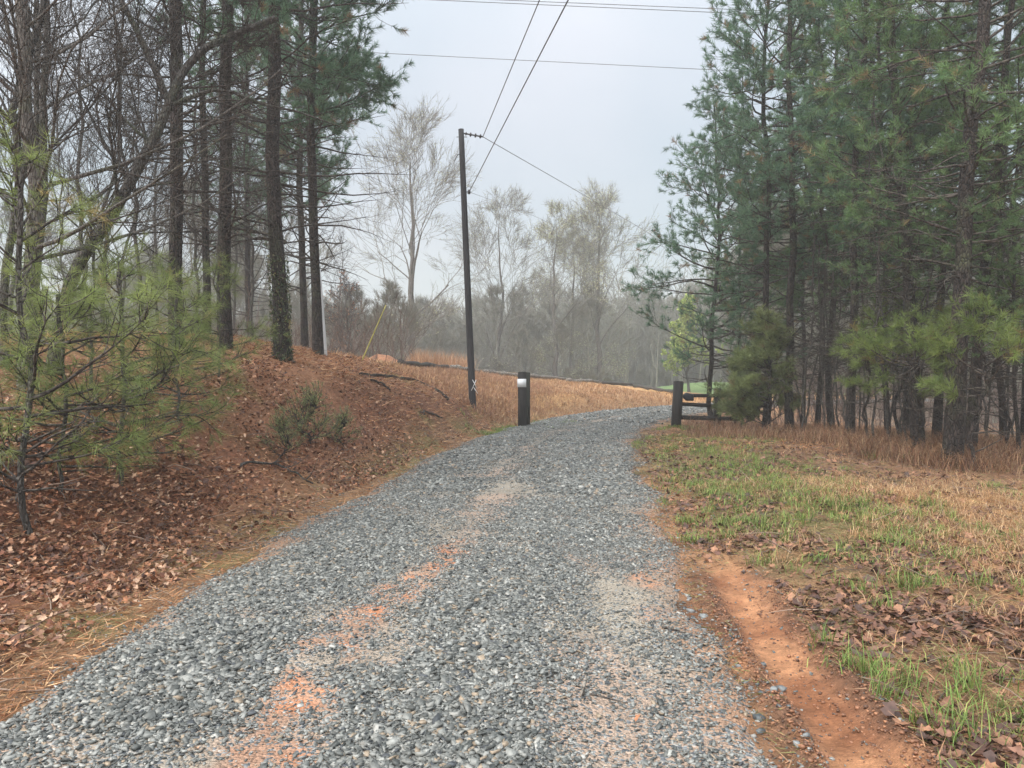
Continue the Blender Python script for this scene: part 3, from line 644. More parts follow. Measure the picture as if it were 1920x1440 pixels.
# ------------------------------------------------------------------ leaf litter, straw, grass
def scatter(r, n, x0, x1, y0, y1, dens_fn, ymode=1.0):
    y = y0 + (y1 - y0) * r.random(n) ** ymode; x = r.uniform(x0, x1, n) if x0 is not None else (r.uniform(-.72, .72, n) * (y + .5))
    s, u = road_su(x, y); d = dens_fn(x, y, u) * no_rut(x, y); k = (r.random(n) < d) & (np.abs(x) < y * .74 + .8); x, y = x[k], y[k]
    return np.stack([x, y, ground_z(x, y)], 1)
r = RNG(10); mb = MB()
LC = [(.24, .095, .045), (.32, .14, .07), (.16, .06, .032), (.38, .20, .115), (.08, .036, .024), (.46, .29, .19), (.11, .05, .03)]
P = scatter(r, 210000, None, None, 2.6, 24, lambda x, y, u: np.where(u < -2.1, (.5 + .5 * (1 - smooth(-u, 3.5, 6.5))) * (.3 + smooth(fbm(x, y, 1.2, 91), .35, .6)) * (1 - .45 * smooth(y, 10, 20)), 0), 1.3)
P[:, 2] += r.uniform(.0, .05, len(P)); add_leaves(r, mb, P, .060, LC, flat=.6)
P = scatter(r, 70000, None, None, 2.6, 20, lambda x, y, u: np.where(u > 2.0, .95 * smooth(fbm(x, y, .8, 92), .38, .52) * (1 - .6 * smooth(x, 3.6, 5.5)) + .08, 0), 1.4)
P[:, 2] += r.uniform(.0, .03, len(P)); add_leaves(r, mb, P, .085, [(.13, .06, .04), (.20, .10, .065), (.08, .045, .035), (.28, .14, .08)], flat=.35)
P = scatter(r, 1500, None, None, 2.6, 16, lambda x, y, u: np.where(np.abs(u) < 2, .18, 0), 1.)
P[:, 2] += .04; add_leaves(r, mb, P, .04, LC, flat=.3)
tag(mb.build('fallen_leaves', MT['leaf']), label='brown oak leaves littering the bank and verge', kind='stuff')
# pine straw: fine dead needles and stalks
def straw(r, mb, P, L, W, cols, tilt=.25):
    n = len(P); a = r.uniform(0, 2 * np.pi, n); D = unit(np.stack([np.cos(a), np.sin(a), r.normal(.1, tilt, n)], 1)); V, Fc = needle_tris(r, P, D, L * r.uniform(.5, 1.3, n), W * r.uniform(.6, 1.3, n)); V[:, 2] += .01
    c = np.asarray(cols)[r.integers(0, len(cols), n)] * r.uniform(.6, 1.35, (n, 1)); mb.add(V, Fc, np.repeat(c, 3, 0))
mb = MB(); SC = [(.36, .165, .07), (.45, .23, .11), (.24, .10, .045), (.54, .34, .18)]
P = scatter(r, 260000, None, None, 2.4, 30, lambda x, y, u: np.where(u < -1.75, .75, 0), 1.2); straw(r, mb, P, .13, .006, SC)
P = scatter(r, 120000, None, None, 14, 34, lambda x, y, u: np.where(u < -1.9, .9, .4 * (u > 2.2)), 1.); straw(r, mb, P, .18, .015, SC)
P = scatter(r, 240000, None, None, 2.4, 22, lambda x, y, u: np.where(u > 1.75, .7, 0), 1.2); straw(r, mb, P, .10, .0055, [(.26, .14, .07), (.34, .19, .10), (.13, .07, .04), (.20, .19, .07)])
tag(mb.build('pine_straw_litter', MT['leaf']), label='orange brown pine straw carpeting the bank', kind='stuff')
# small sticks lying about
mb = MB(); P = scatter(r, 3200, None, None, 3, 22, lambda x, y, u: np.where(u < -2.0, .8, .35 * (u > 2.2)), 1.2); n = len(P); a = r.uniform(0, 6.28, n); P[:, 2] += .025
Q = grow(r, P, np.stack([np.cos(a), np.sin(a), r.normal(.05, .12, n)], 1), r.uniform(.08, .5, n), 5, .14, 0); V, Fc = tubes(Q, tapers(r.uniform(.002, .007, n), np.full(n, .0015), 5), 4); mb.add(V, Fc, np.repeat(np.array([[.14, .10, .075]]) * r.uniform(.5, 2.2, (n, 1)), 20, 0))
tag(mb.build('twig_litter', MT['redtwig']), label='small broken twigs strewn over the bank and the verge', kind='stuff')
# grass
mb = MB(); GC = [(.14, .22, .05), (.20, .30, .07), (.11, .16, .04), (.28, .31, .09)]; DC = [(.42, .235, .11), (.50, .31, .16), (.29, .15, .075), (.55, .39, .23)]
def clump(r, mb, C0, per, rad, h, w_, cols, bend=.6):
    idx = np.repeat(np.arange(len(C0)), per); o = r.normal(0, rad, (len(idx), 2)); P = C0[idx].copy(); P[:, :2] += o; P[:, 2] = ground_z(P[:, 0], P[:, 1]) - .01; add_blades(r, mb, P, h, w_, cols, bend)
gfn = lambda x, y, u: np.where(u > 1.95, np.clip(1.1 * np.exp(-((x - (3.2 + .08 * (y - 9))) / 1.0) ** 2) * smooth(y, 5.5, 8) * (1 - smooth(y, 16, 21)) + .5 * smooth(fbm(x, y, .9, 95), .54, .62), 0, 1) * (.15 + smooth(fbm(x, y, .33, 98), .42, .58)), 0)
C0 = scatter(r, 11000, None, None, 2.6, 22, gfn, 1.1); clump(r, mb, C0, 26, .07, .10, .006, GC, .8)
C0 = scatter(r, 1100, None, None, 2.8, 9, lambda x, y, u: np.where(u > 2.05, .28 * (fbm(x, y, .9, 95) > .45), 0)); clump(r, mb, C0, 40, .045, .16, .005, GC, .7)
C0 = scatter(r, 1500, None, None, 3, 26, lambda x, y, u: np.where((u < -1.95) & (u > -2.5), .8 * (fbm(x, y, .8, 96) > .5), 0)); clump(r, mb, C0, 14, .06, .05, .005, [(.20, .22, .07), (.26, .26, .09), (.36, .28, .13)], .8)
for (px, py, d_) in ((960, 790, 21.3), (940, 800, 20.5), (1010, 785, 22.5), (1045, 778, 24), (915, 806, 19.6), (1275, 806, 21.3), (1300, 808, 21.2)):
    c = at(px, py, d_); C1 = np.array([[c[0], c[1], 0]]); clump(r, mb, np.repeat(C1, 16, 0) + r.normal(0, .3, (16, 3)) * (1, 1, 0), 30, .06, .10, .012, GC, .7)
tag(mb.build('grass', MT['blade']), label='short green grass in patches beside the lane', kind='stuff')
mb = MB()
C0 = scatter(r, 9000, None, None, 3.2, 16, lambda x, y, u: np.where(u > 2.2, np.clip(smooth(x, 2.9, 4.4) * (1 - smooth(y, 8.5, 11.5)) * smooth(y, 4, 6) + .16 * smooth(fbm(x, y, 1.1, 97), .45, .6), 0, 1), 0)); clump(r, mb, C0, 22, .08, .11, .005, DC, 1.5)
C0 = scatter(r, 16000, -14, 22, 22, 40, lambda x, y, u: np.where((u < -2.0) & (y > 21), .9, 0)); clump(r, mb, C0, 9, .16, .16, .016, DC + [(.36, .19, .10)], 1.0)
C0 = scatter(r, 900, -3.2, 1.6, 21.5, 33, lambda x, y, u: np.where(u < -2.4, .8, 0)); clump(r, mb, C0, 16, .12, .20, .010, [(.36, .20, .12), (.42, .25, .15), (.30, .16, .10)], .5)
tag(mb.build('dry_grass', MT['blade']), label='tan dead grass on the field and right verge', kind='stuff')
mb = MB(); BC = [(.40, .22, .12), (.46, .28, .16), (.34, .18, .10), (.50, .33, .2)]
n = 260; y = r.uniform(36, 42, n); px = r.uniform(768, 880, n); C0 = np.stack([(px - CX) / F * y, y, 0 * y], 1); clump(r, mb, C0, 14, .14, .85, .016, BC, .25)
tag(mb.build('broom_sedge_grass', MT['blade']), label='tall orange broom sedge on the crest behind the pole', kind='stuff')
# reddish undergrowth along the foot of the right pine stand
mb = MB(); n = 4600; y = r.uniform(11, 25, n); x = (r.uniform(1290, 1930, n) - CX) / F * y; sline = 11.6 + (y * 0)
k = (fbm(x, y, .9, 99) > .44) & (y > np.interp((x * F / y + CX), [1290, 1480, 1600, 1750, 1930], [18.2, 15.8, 13.6, 12.0, 11.2])) & (y < np.interp((x * F / y + CX), [1290, 1480, 1600, 1750, 1930], [24, 21, 19, 17, 15.5])); C0 = np.stack([x[k], y[k], 0 * x[k]], 1)
clump(r, mb, C0, 11, .16, .34, .007, [(.22, .10, .055), (.28, .14, .075), (.13, .065, .045), (.38, .24, .14), (.30, .20, .11)], 1.1)
tag(mb.build('undergrowth', MT['blade']), label='reddish brown dead weeds along the foot of the pine stand', kind='stuff')

# ------------------------------------------------------------------ mound, logs, roots, branches on the ground
def mound():
    c = at(716, 678, 29.); n = 40; m_ = 22; th = np.linspace(0, 2 * np.pi, n, endpoint=False); rr = np.linspace(0, 1, m_)
    T_, R_ = np.meshgrid(th, rr); x = c[0] + 1.15 * R_ * np.cos(T_); y = c[1] + .9 * R_ * np.sin(T_); h = .42 * (1 - smooth(R_, .1, 1.)) * (.7 + .6 * fbm(x, y, .5, 3)) - .05
    z = ground_z(x.ravel(), y.ravel()) + h.ravel(); i = (np.arange(m_ - 1)[:, None] * n + np.arange(n)[None]); j = (np.arange(m_ - 1)[:, None] * n + (np.arange(n)[None] + 1) % n)
    q = np.stack([i, j, j + n, i + n], -1).reshape(-1, 4); nn_ = fbm(x.ravel(), y.ravel(), .3, 4)[:, None]
    mb = MB(); mb.add(np.c_[x.ravel(), y.ravel(), z], q[:, ::-1], np.array([[.42, .20, .11]]) * (.7 + .6 * nn_)); o = mb.build('dirt_mound', MT['clay'], None, True, loc=(c[0], c[1], gz(c[0], c[1])))
    tag(o, 'low mound of bare orange clay on the crest beyond the pines', 'dirt mound')
mound()
def path_on_ground(pts, K, rad, lift, seed, wob=.02):
    """pts (px,py,Y) -> polyline lying on the ground"""
    r = RNG(seed); W = np.array([at(*(p if len(p) == 3 else hit(*p)))[:2] for p in pts]); t = np.linspace(0, 1, K); tt = np.linspace(0, 1, len(W))
    x = np.interp(t, tt, W[:, 0]) + r.normal(0, wob, K); y = np.interp(t, tt, W[:, 1]) + r.normal(0, wob, K)
    return np.c_[x, y, ground_z(x, y) + lift]
def ground_stick(name, pts, K, r0, r1, lift, seed, label, cat, m='twig', wob=.02, side_twigs=0, group=None):
    P = path_on_ground(pts, K, r0, lift, seed, wob); mb = MB(); R_ = np.linspace(r0, r1, K) * (1 + .25 * np.sin(np.arange(K) * 2.1 + seed)); mb.add(*tubes(P, R_, 8, True))
    if side_twigs:
        r = RNG(seed + 1); idx = np.zeros(side_twigs, int); S, T = sample(P[None], idx, r.uniform(.2, .95, side_twigs)); D = deflect(r, T, r.uniform(.5, 1, side_twigs), .4); D[:, 2] = np.abs(D[:, 2])
        Q = grow(r, S, D, r.uniform(.2, .6, side_twigs), 5, .15, 0); mb.add(*tubes(Q, tapers(np.full(side_twigs, r1 * .9), np.full(side_twigs, .003), 5), 4))
    o = mb.build(name, MT[m], None, True, loc=tuple(P[0])); tag(o, label, cat, group); return o
ground_stick('exposed_root', [(672, 703), (720, 708), (762, 712), (800, 724), (820, 735), (838, 750)], 22, .034, .038, .045, 3, 'long dark curved root breaking out of the bank left of the leaning pole', 'root', 'pine')
ground_stick('exposed_root', [(697, 718), (712, 721), (724, 729), (732, 736)], 10, .03, .02, .05, 4, 'short dark root below the long curved root on the bank', 'root', 'pine')
ground_stick('fallen_branch', [(452, 886), (470, 872), (515, 878), (550, 892), (582, 912)], 14, .018, .010, .05, 5, 'grey crooked branch lying in brown leaves at the foot of the bank', 'branch', 'grey', side_twigs=5)
ground_stick('fallen_branch', [(787, 774), (810, 777), (828, 786)], 10, .025, .015, .03, 6, 'short pale broken stick on the bank left of the utility pole', 'branch', 'grey')
ground_stick('fallen_branch', [(512, 672), (535, 675), (555, 684)], 9, .03, .02, .04, 7, 'thick brown stick on the crest at the foot of the ivy pine', 'branch', 'grey')
ground_stick('twig', [(1112, 1318, 3.72), (1140, 1326, 3.68), (1178, 1333, 3.62)], 9, .006, .003, .055, 8, 'thin brown twig lying on the gravel in the foreground', 'twig', 'twig', .004)
ground_stick('bark_chip', [(1093, 1318, 3.72), (1100, 1292, 3.92)], 5, .010, .006, .06, 9, 'small orange brown strip of bark beside the foreground twig', 'bark strip', 'log', .002)
ground_stick('twig', [(1242, 1165, 4.75), (1262, 1175, 4.7), (1290, 1182, 4.65)], 7, .007, .004, .04, 12, 'dark twig on gravel near the clay rut', 'twig', 'twig', .005)
LG = [(752, 684, 36, 840, 692, 36.5), (846, 692, 37, 900, 700, 37.5), (905, 699, 38, 976, 708, 39), (992, 707, 40, 1058, 713, 41), (1062, 714, 41.5, 1122, 718, 43), (1126, 719, 43.5, 1186, 722, 46), (1190, 725, 46.5, 1262, 736, 50)]
LL = ['weathered brown log on the crest behind the broom sedge, leftmost of the log line', 'orange brown log on the crest just behind the leaning utility pole', 'brown log on the crest between the utility pole and the white marked post',
      'yellowish log on the crest just right of the white marked post', 'pale grey log in the middle of the field crest line', 'dark grey log on the crest where the field slopes down', 'dark thin log in front of the green meadow, nearest the gate']
for i, (a, b, c, d, e_, f_) in enumerate(LG):
    o = ground_stick('fence_log', [hit(a, b + 3, 25, 60), hit((a + d) / 2, (b + e_) / 2 + 3, 25, 60), hit(d, e_ + 3, 25, 60)], 10, .10, .08, .14, 40 + i, LL[i], 'log', 'grey' if i in (0, 5, 6) else 'log', .03, group='logs laid in a line along the field crest')

# ------------------------------------------------------------------ utility pole, wires
def wire(name, pts, label, rad=.011, sag=.0, grp='overhead wires'):
    W = np.array(pts, float); d = np.r_[0, np.cumsum(np.linalg.norm(np.diff(W, axis=0), axis=1))]; t = np.linspace(0, d[-1], 40)
    P = np.stack([np.interp(t, d, W[:, i]) for i in range(3)], 1); q = t / d[-1]; P[:, 2] -= sag * 4 * q * (1 - q)
    mb = MB(); mb.add(*tubes(P, np.full(40, rad), 5, True)); tag(mb.build(name, MT['metal'], None, True, loc=tuple(W[0])), label, 'power line', grp)
YP = 22.0
pb = at(888, 757, YP); pt = at(865, 245, YP); pole = empty('utility_pole', (pb[0], pb[1], gz(pb[0], pb[1])))
tag(pole, 'dark leaning wooden utility pole standing on the bank', 'utility pole')
PB = np.array([0, 0, -.6]); PT = np.array([pt[0] - pb[0], 0, pt[2] - gz(pb[0], pb[1])])
t = np.linspace(0, 1, 14)[:, None]; mb = MB(); mb.add(*tubes(PB * (1 - t) + PT * t, np.linspace(.105, .078, 14), 16, True)); mb.build('pole_shaft', MT['pole'], pole, True)
def on_pole(f): return np.array([0, 0, 0]) * (1 - f) + PT * f
mb = MB(); a0 = on_pole(.985) + (.06, -.02, 0); a1 = a0 + (.56, -.1, -.13)
q = np.linspace(0, 1, 29); rr = .022 + .038 * (np.abs(((q * 4) % 1) - .5) < .16) * (q > .12); mb.add(*tubes(a0 + (a1 - a0) * q[:, None], rr, 10, True)); mb.build('insulator_string', MT['insul'], pole)
mb = MB(); b0 = on_pole(.97); mb.add(*tubes(np.array([b0 + (-.14, 0, .02), b0 + (.16, 0, .02)]), np.array([.012, .012]), 6, True)); mb.build('bolt', MT['metal'], pole)
mb = MB(); b1 = on_pole(.775) + (.15, -.03, 0); mb.add(*tubes(np.array([b1 + (0, 0, -.06), b1 + (0, 0, -.02), b1 + (0, 0, .02), b1 + (0, 0, .06)]), np.array([.035, .045, .045, .035]), 10, True)); mb.add(*tubes(np.array([b1, b1 - (.12, 0, 0)]), np.array([.012, .012]), 6)); mb.build('spool_insulator', MT['insul'], pole)
mb = MB(); b2 = on_pole(.91) + (-.02, 0, 0); q = np.array([b2 + (-.06, -.0, .0), b2 + (-.11, -.02, -.02), b2 + (-.2, -.1, -.22)]); mb.add(*tubes(q, np.array([.018, .014, .007]), 6, True)); mb.build('guy_clamp', MT['insul'], pole)
mb = MB()
for (u0, v0, u1, v1) in ((886, 712, 894, 728), (893, 712, 884, 732), (888, 726, 896, 738)):
    A_ = np.array(at(u0, v0, YP - .13)); B_ = np.array(at(u1, v1, YP - .13)); o_ = np.array([pb[0], pb[1], gz(pb[0], pb[1])]); mb.add(*tubes(np.array([A_ - o_, B_ - o_]), np.array([.008, .008]), 5, True))
mb.build('white_cross_tape', MT['white'], pole)
po = np.array(pole.location); iw = po + a1; lw = po + b1
wire('power_line', [iw, (.57, 14.5, 8.65), (5.2, -10, 9.6)], 'left one of the two steep wires rising from the pole to the top edge', grp='steep wires from the pole')
wire('power_line', [lw, (.84, 11.2, 7.0), (4.8, -10, 7.9)], 'right one of the two steep wires, rising from the low spool on the pole', grp='steep wires from the pole')
wire('power_line', [iw, at(1065, 350, 29), at(1220, 440, 37), (16, 62, 7.6)], 'wire sagging from the insulator string down towards the right hand pines', grp='wires running to the right hand pines')
wire('power_line', [lw, at(1000, 405, 29), at(1160, 480, 37), (16, 62, 6.)], 'faint lower wire running from the low spool across the bare trees', .006, grp='wires running to the right hand pines')
for (px0, py0, px1, py1, d_, rad, lb) in ((720, -3, 1395, 24.5, 21.5, .010, 'uppermost of the three level wires crossing the sky'), (700, 1, 1395, 31.5, 21.5, .010, 'middle one of the three level wires crossing the sky'), (775, 107, 1375, 137, 24, .010, 'lowest of the three level wires crossing the sky')):
    a = np.array(at(px0, py0, d_)); b = np.array(at(px1, py1, d_)); v = (b - a); wire('power_line', [a - v * 3, b + v * 3], lb, rad, grp='level wires crossing the sky')

# ------------------------------------------------------------------ gate posts and rails
def post(name, px, py, Yd, w_, dp, h, lean, m, label, bev=.012):
    b = at(px, py, Yd); g = gz(b[0], b[1]); root = empty(name, (b[0], b[1], g)); tag(root, label, 'post')
    mb = MB(); box(mb, (0, 0, h / 2 - .2), (w_, dp, h + .4), roty(lean), bev=bev); mb.build('shaft', MT[m], root); return root, b, g
def ph(px, py, ptop, Yd): q = at(px, py, Yd); return EYE + (HY - ptop) / F * Yd - gz(q[0], q[1])
h1 = ph(979, 785, 697, 21.6)
p1, b, g = post('gate_post', 979, 785, 21.6, .235, .22, h1, .0, 'timber', 'square dark timber gate post with a white plate, left of the lane')
mb = MB(); box(mb, (-.012, -.118, h1 - .315), (.25, .008, .23), bev=.003); mb.build('reflector_plate', MT['white'], p1)
p2, b, g = post('gate_post', 990, 783, 22.0, .12, .16, ph(990, 783, 698, 22.), .0, 'greentimber', 'narrow mossy post standing just behind the white marked post')
gate = at(1268, 801, 21.6); gy0 = gz(gate[0], gate[1]); gr = empty('rail_gate', (gate[0], gate[1], gy0)); tag(gr, 'dark timber three rail gate section with two square posts right of the lane', 'gate')
def rel(px, py, Yd): q = at(px, py, Yd); return np.array([q[0] - gate[0], q[1] - gate[1], q[2] - gy0])
mb = MB(); box(mb, (.02, 0, .46), (.245, .22, 1.66), roty(.055), bev=.012); mb.build('post', MT['timber'], gr)
mb = MB(); box(mb, rel(1345, 772, 22.2) , (.19, .19, 1.36), roty(.02), bev=.012); mb.build('post', MT['timber'], gr)
for k_, (pa, pc, hh) in enumerate((((1284, 741), (1360, 742), .10), ((1276, 757), (1360, 762), .105), ((1272, 782), (1385, 785), .12))):
    A_, B_ = rel(pa[0], pa[1], 21.75), rel(pc[0], pc[1], 22.05); mid = (A_ + B_) / 2; d_ = B_ - A_; L_ = np.linalg.norm(d_); mb = MB()
    box(mb, mid + (0, -.13 if k_ != 1 else -.125, 0), (L_, .05, hh), rotz(math.atan2(d_[1], d_[0])) @ roty(-math.asin(d_[2] / L_)), bev=.006); mb.build('rail', MT['timber'], gr)
r = RNG(5); mb = MB(); c = rel(1291, 744, 21.45); th = np.linspace(0, np.pi, 9); Q = []
import bmesh as _bm
bm_ = _bm.new(); _bm.ops.create_icosphere(bm_, subdivisions=3, radius=.5); v = np.array([tuple(q.co) for q in bm_.verts]); f = np.array([[q.index for q in ff.verts] for ff in bm_.faces]); bm_.free()
v = np.sign(v) * np.abs(v * 2) ** .6 / 2; v *= (.30, .16, .22); v[:, 2] -= .25 * v[:, 0] * 0.5; v *= 1 + .08 * np.sin(v[:, :1] * 40) * np.cos(v[:, 2:3] * 33)
gw = np.array([gate[0], gate[1], gy0]) + c; mb.add(v, f); o = mb.build('lock_box', MT['black'], None, True); o.location = gw; tag(o, 'black rounded bundle hanging on the top rail of the gate', 'box')
# white guard pipe and yellow stake
a = np.array(at(611, 672, 17.5)); b = np.array(at(599, 505, 17.5)); a[2] = gz(a[0], a[1]) - .2
mb = MB(); mb.add(*tubes(np.linspace(a, b, 8), np.linspace(.052, .04, 8), 14, True)); tag(mb.build('guard_pipe', MT['pvc'], None, True, loc=tuple(a)), 'white plastic pipe standing against the right side of a pine trunk', 'pipe')
a = np.array(at(677, 690, 20)); b = np.array(at(724, 572, 20)); a[2] = gz(a[0], a[1]) - .05
mb = MB(); mb.add(*tubes(np.linspace(a, b, 8), np.linspace(.018, .012, 8), 8, True)); tag(mb.build('yellow_stake', MT['yellow'], None, True, loc=tuple(a)), 'thin yellow stake leaning right in front of the clay mound', 'stake')

# ------------------------------------------------------------------ right hand pine stand
def place(px, Yd): x = (px - CX) / F * Yd; return (x, Yd, gz(x, Yd))
def lab(o, l, cat='pine tree', grp=None): tag(o, l, cat, grp); return o
G_R = 'tall pines of the stand right of the lane'
PR = {}
PR['edge'] = make_pine('pine_tree', 101, 10.0, .085, 1.7, 2.9, n_br=84, sub=11, per=34, nwid=.012, dead=22, dead_len=1.3, loc=place(1336, 24), elev=(-.1, .9), prof_pow=.85)
lab(PR['edge'], 'slim pine with feathery branches over the lane, nearest the gate', grp=G_R)
PR['a'] = make_pine('pine_tree', 102, 15.5, .10, 3.5, 2.5, n_br=90, sub=10, per=34, nwid=.013, dead=40, loc=place(1436, 20.5), rz=1.)
lab(PR['a'], 'straight pine behind the low bushy pine, second trunk from the gate', grp=G_R)
PR['b'] = make_pine('pine_tree', 103, 17., .105, 4.2, 2.5, n_br=90, sub=10, per=34, nwid=.012, dead=50, loc=place(1481, 19.5), cols=BLUEGREEN)
lab(PR['b'], 'dark straight pine trunk standing at the left end of the red weeds', grp=G_R)
PR['big'] = make_pine('pine_tree', 104, 17., .145, 4.3, 2.8, n_br=80, sub=10, per=34, nwid=.010, dead=55, dead_len=1.9, loc=place(1786, 12.6), lean=(1.1, .3), cols=GREEN, wob=.04)
lab(PR['big'], 'thickest dark pine trunk in front of the stand, black at its base', grp=G_R)
PR['c'] = make_pine('pine_tree', 105, 14.5, .070, 3.3, 2.2, n_br=74, sub=10, per=34, nwid=.012, dead=50, dead_len=1.2, loc=place(1533, 21), lean=(-.2, 0), cols=GREEN)
lab(PR['c'], 'slender pine just right of the dark straight pine', grp=G_R)
spec = [('c', 1380, 25, .78, 2., 'slender pine seen through the branches over the gate'), ('a', 1560, 22.5, 1., 3., 'blue green pine filling the top of the stand above the red weeds'),
        ('b', 1594, 17.2, .95, 4.1, 'dark pine trunk with bright tufts at waist height, mid stand'), 
        ('c', 1666, 17.5, .95, 2.5, 'slender reddish pine rising from the thin saplings'), ('big', 1724, 14.6, .80, 2.2, 'brown mossy pine trunk left of the thickest trunk'),
        ('b', 1757, 16.5, .9, 1.4, 'mossy green pine trunk between the brown and the thickest trunks'), ('big', 1818, 13.6, .72, -.5, 'pine trunk leaning right, close beside the thickest trunk'),
        ('a', 1700, 21, 1., 5.0, 'tall pine with broad blue green crown behind the brown mossy trunk'), ('c', 1884, 16, 1.0, 3.3, 'thin pine right of the leaning trunk with open twiggy crown'),
        ('c', 1506, 25, 1., 5.5, 'thin pine far back between the two darkest left trunks'), 
        ('b', 1925, 17, 1., .6, 'pine at the right edge whose branches reach over the clearing'), ('c', 1913, 13.2, .5, 4.0, 'short dark crooked pine trunk at the right edge of the stand')]
for (k, px, Yd, sc, rz_, lb) in spec:
    copy_tree(PR[k], place(px, Yd), rz_, sc, label=lb, tilt=(RNG(int(px)).normal(0, .012), RNG(int(px) + 1).normal(0, .012)))
# low bushy pines and bright boughs
YG = make_pine('young_pine', 120, 2.5, .035, .15, 1.15, n_br=54, sub=9, per=42, nlen=.17, nwid=.009, cols=[(.17, .21, .08), (.25, .29, .11), (.24, .18, .09)], dead=0, loc=place(1442, 19.4), elev=(.05, .8))
lab(YG, 'low bushy dark green pine in front of the gate rails', grp='young pines at the foot of the right stand')
YG.scale = (1.12,) * 3
for (px, Yd, sc, rz_, lb) in ((1395, 21.4, .8, 2.2, 'small low green pine close behind the gate rails'),):
    copy_tree(YG, place(px, Yd), rz_, sc, label=lb)
YB = make_pine('young_pine', 121, 2.35, .03, 1.15, 1.2, n_br=17, sub=6, per=34, nlen=.17, nwid=.008, cols=BRIGHT, dead=10, dead_len=.7, loc=place(1832, 11.9), elev=(.0, .7))
lab(YB, 'young pine with bright yellow green tufts beside the thickest trunk', grp='young pines at the foot of the right stand')
for (px, Yd, sc, rz_, lb) in ((1630, 15.4, .95, 1.2, 'young pine with bright yellow green tufts mid stand'), (1712, 13.6, .95, 3.9, 'young pine with bright tufts left of the thickest trunk'), (1690, 16.6, 1.3, .5, 'young pine deep in the stand between brown and mossy trunks'), (1885, 13.8, 1.15, 2.6, 'young pine with green tufts near the right edge')):
    copy_tree(YB, place(px, Yd), rz_, sc, label=lb)
# thin saplings in the stand
SP = make_bare('pine_sapling', 130, 6.5, .023, .12, n1=34, ang=(1.0, 1.5), len1=.13, up=.02, sub=(5, 3), wob=.12, bark='grey', loc=place(1500, 18.4), twig_r=.004, lean=(.2, .1))
G_S = 'thin bare saplings between the pines of the right stand'; lab(SP, 'thin bare sapling stem among the pine trunks above the red weeds', 'sapling', G_S)
r = RNG(77)
for i in range(26):
    px = 1490 + 425 * (i + r.random()) / 26; near = np.interp(px, [1480, 1600, 1750, 1930], [18.0, 15.6, 13.6, 13.2]); Yd = near + 4.5 * r.random()
    copy_tree(SP, place(px, Yd), r.uniform(0, 6.28), r.uniform(.75, 1.15), r.uniform(.55, 1.1), tilt=(r.normal(0, .05), r.normal(0, .05)), label='thin bare sapling stem among the pine trunks above the red weeds')

# ------------------------------------------------------------------ left hand trees
G_L = 'tall pines on the left bank'
LP1 = make_pine('pine_tree', 201, 19, .142, 5.4, 2.9, n_br=120, sub=12, per=40, nwid=.011, dead=60, dead_len=2.2, loc=place(530, 14.2), lean=(-.2, 0), ivy=1600, wob=.03, r_top=.05)
lab(LP1, 'thick dark pine on the bank with ivy around its base', grp=G_L)
LP2 = make_pine('pine_tree', 202, 19.5, .112, 4.4, 2.45, n_br=150, sub=14, per=44, nwid=.012, dead=40, dead_len=2.0, loc=place(597, 17.2), lean=(-.1, 0), wob=.04, side=(0.2, 1.3), elev=(.15, .9), r_top=.05)
lab(LP2, 'dark pine with the white pipe at its foot, rightmost on the bank', grp=G_L)
LP3 = make_pine('pine_tree', 203, 18, .122, 7.0, 2.8, n_br=70, sub=7, per=22, nwid=.009, dead=70, dead_len=2.2, loc=place(423, 14.0), lean=(-.15, 0), wob=.03, r_top=.05)
lab(LP3, 'straight brown pine left of the ivy pine', grp=G_L)
LP4 = make_pine('pine_tree', 204, 18, .108, 9.5, 2.6, n_br=40, sub=7, per=22, nwid=.009, dead=60, dead_len=2., loc=place(331, 12.6), lean=(-.1, 0), wob=.02, r_top=.06)
lab(LP4, 'straight greenish pine trunk crossed by the leaning tree', grp=G_L)
copy_tree(LP2, place(572, 24), 1.2, 1.0, label='pale distant pine seen between the two rightmost bank pines')
copy_tree(LP3, place(388, 17.5), 2.2, .72, 1., label='thin dark pine between the greenish trunk and the straight brown pine')
copy_tree(LP1, place(470, 30), .7, .9, label='small far pine on the bank between the brown pine and the ivy pine')
def W(px, py, Yd): return np.array(at(px, py, Yd))
# grey straight tree at left edge
GT = make_bare('bare_tree', 210, 12, .076, .12, n1=60, ang=(.75, 1.25), len1=.28, up=.05, sub=(8, 5, 3), wob=.12, bark='pale', loc=place(47, 8.8), lean=(-.25, 0), twig_r=.005, r_min=.002, r_top=.05)
lab(GT, 'pale grey straight tree with long slender limbs at the left edge', 'bare tree', 'bare trees on the left bank')
# leaning forked tree
b0 = W(95, 640, 9.6); b0[2] = gz(b0[0], b0[1]) - .1; q = [b0, W(120, 570, 9.6), W(152, 485, 9.6), W(200, 428, 9.7), W(252, 335, 9.8), W(285, 275, 9.9), W(308, 232, 10), W(325, 185, 10), W(345, 140, 10.1), W(385, 95, 10.2), W(432, 74, 10.3), W(520, 40, 10.5)]
q = np.array(q); tq = np.linspace(0, 1, len(q)); tt = np.linspace(0, 1, 30); PQ = np.stack([np.interp(tt, tq, q[:, i]) for i in range(3)], 1); PQ[1:-1] = (PQ[:-2] + 2 * PQ[1:-1] + PQ[2:]) / 4
LT = make_bare('leaning_tree', 211, 5, .084, .3, n1=24, ang=(.5, 1.2), len1=.32, up=.03, sub=(9, 7, 3), wob=.16, bark='grey', path=PQ - b0, loc=tuple(b0), twig_r=.005, r_min=.002, r_top=.04)
lab(LT, 'dark forked tree leaning to the right across the bank pines', 'leaning tree')
fk = np.array([W(322, 195, 10), W(313, 178, 10), W(298, 140, 9.9), W(283, 108, 9.9), W(262, 62, 9.8), W(233, 5, 9.7), W(215, -40, 9.7)]) - b0
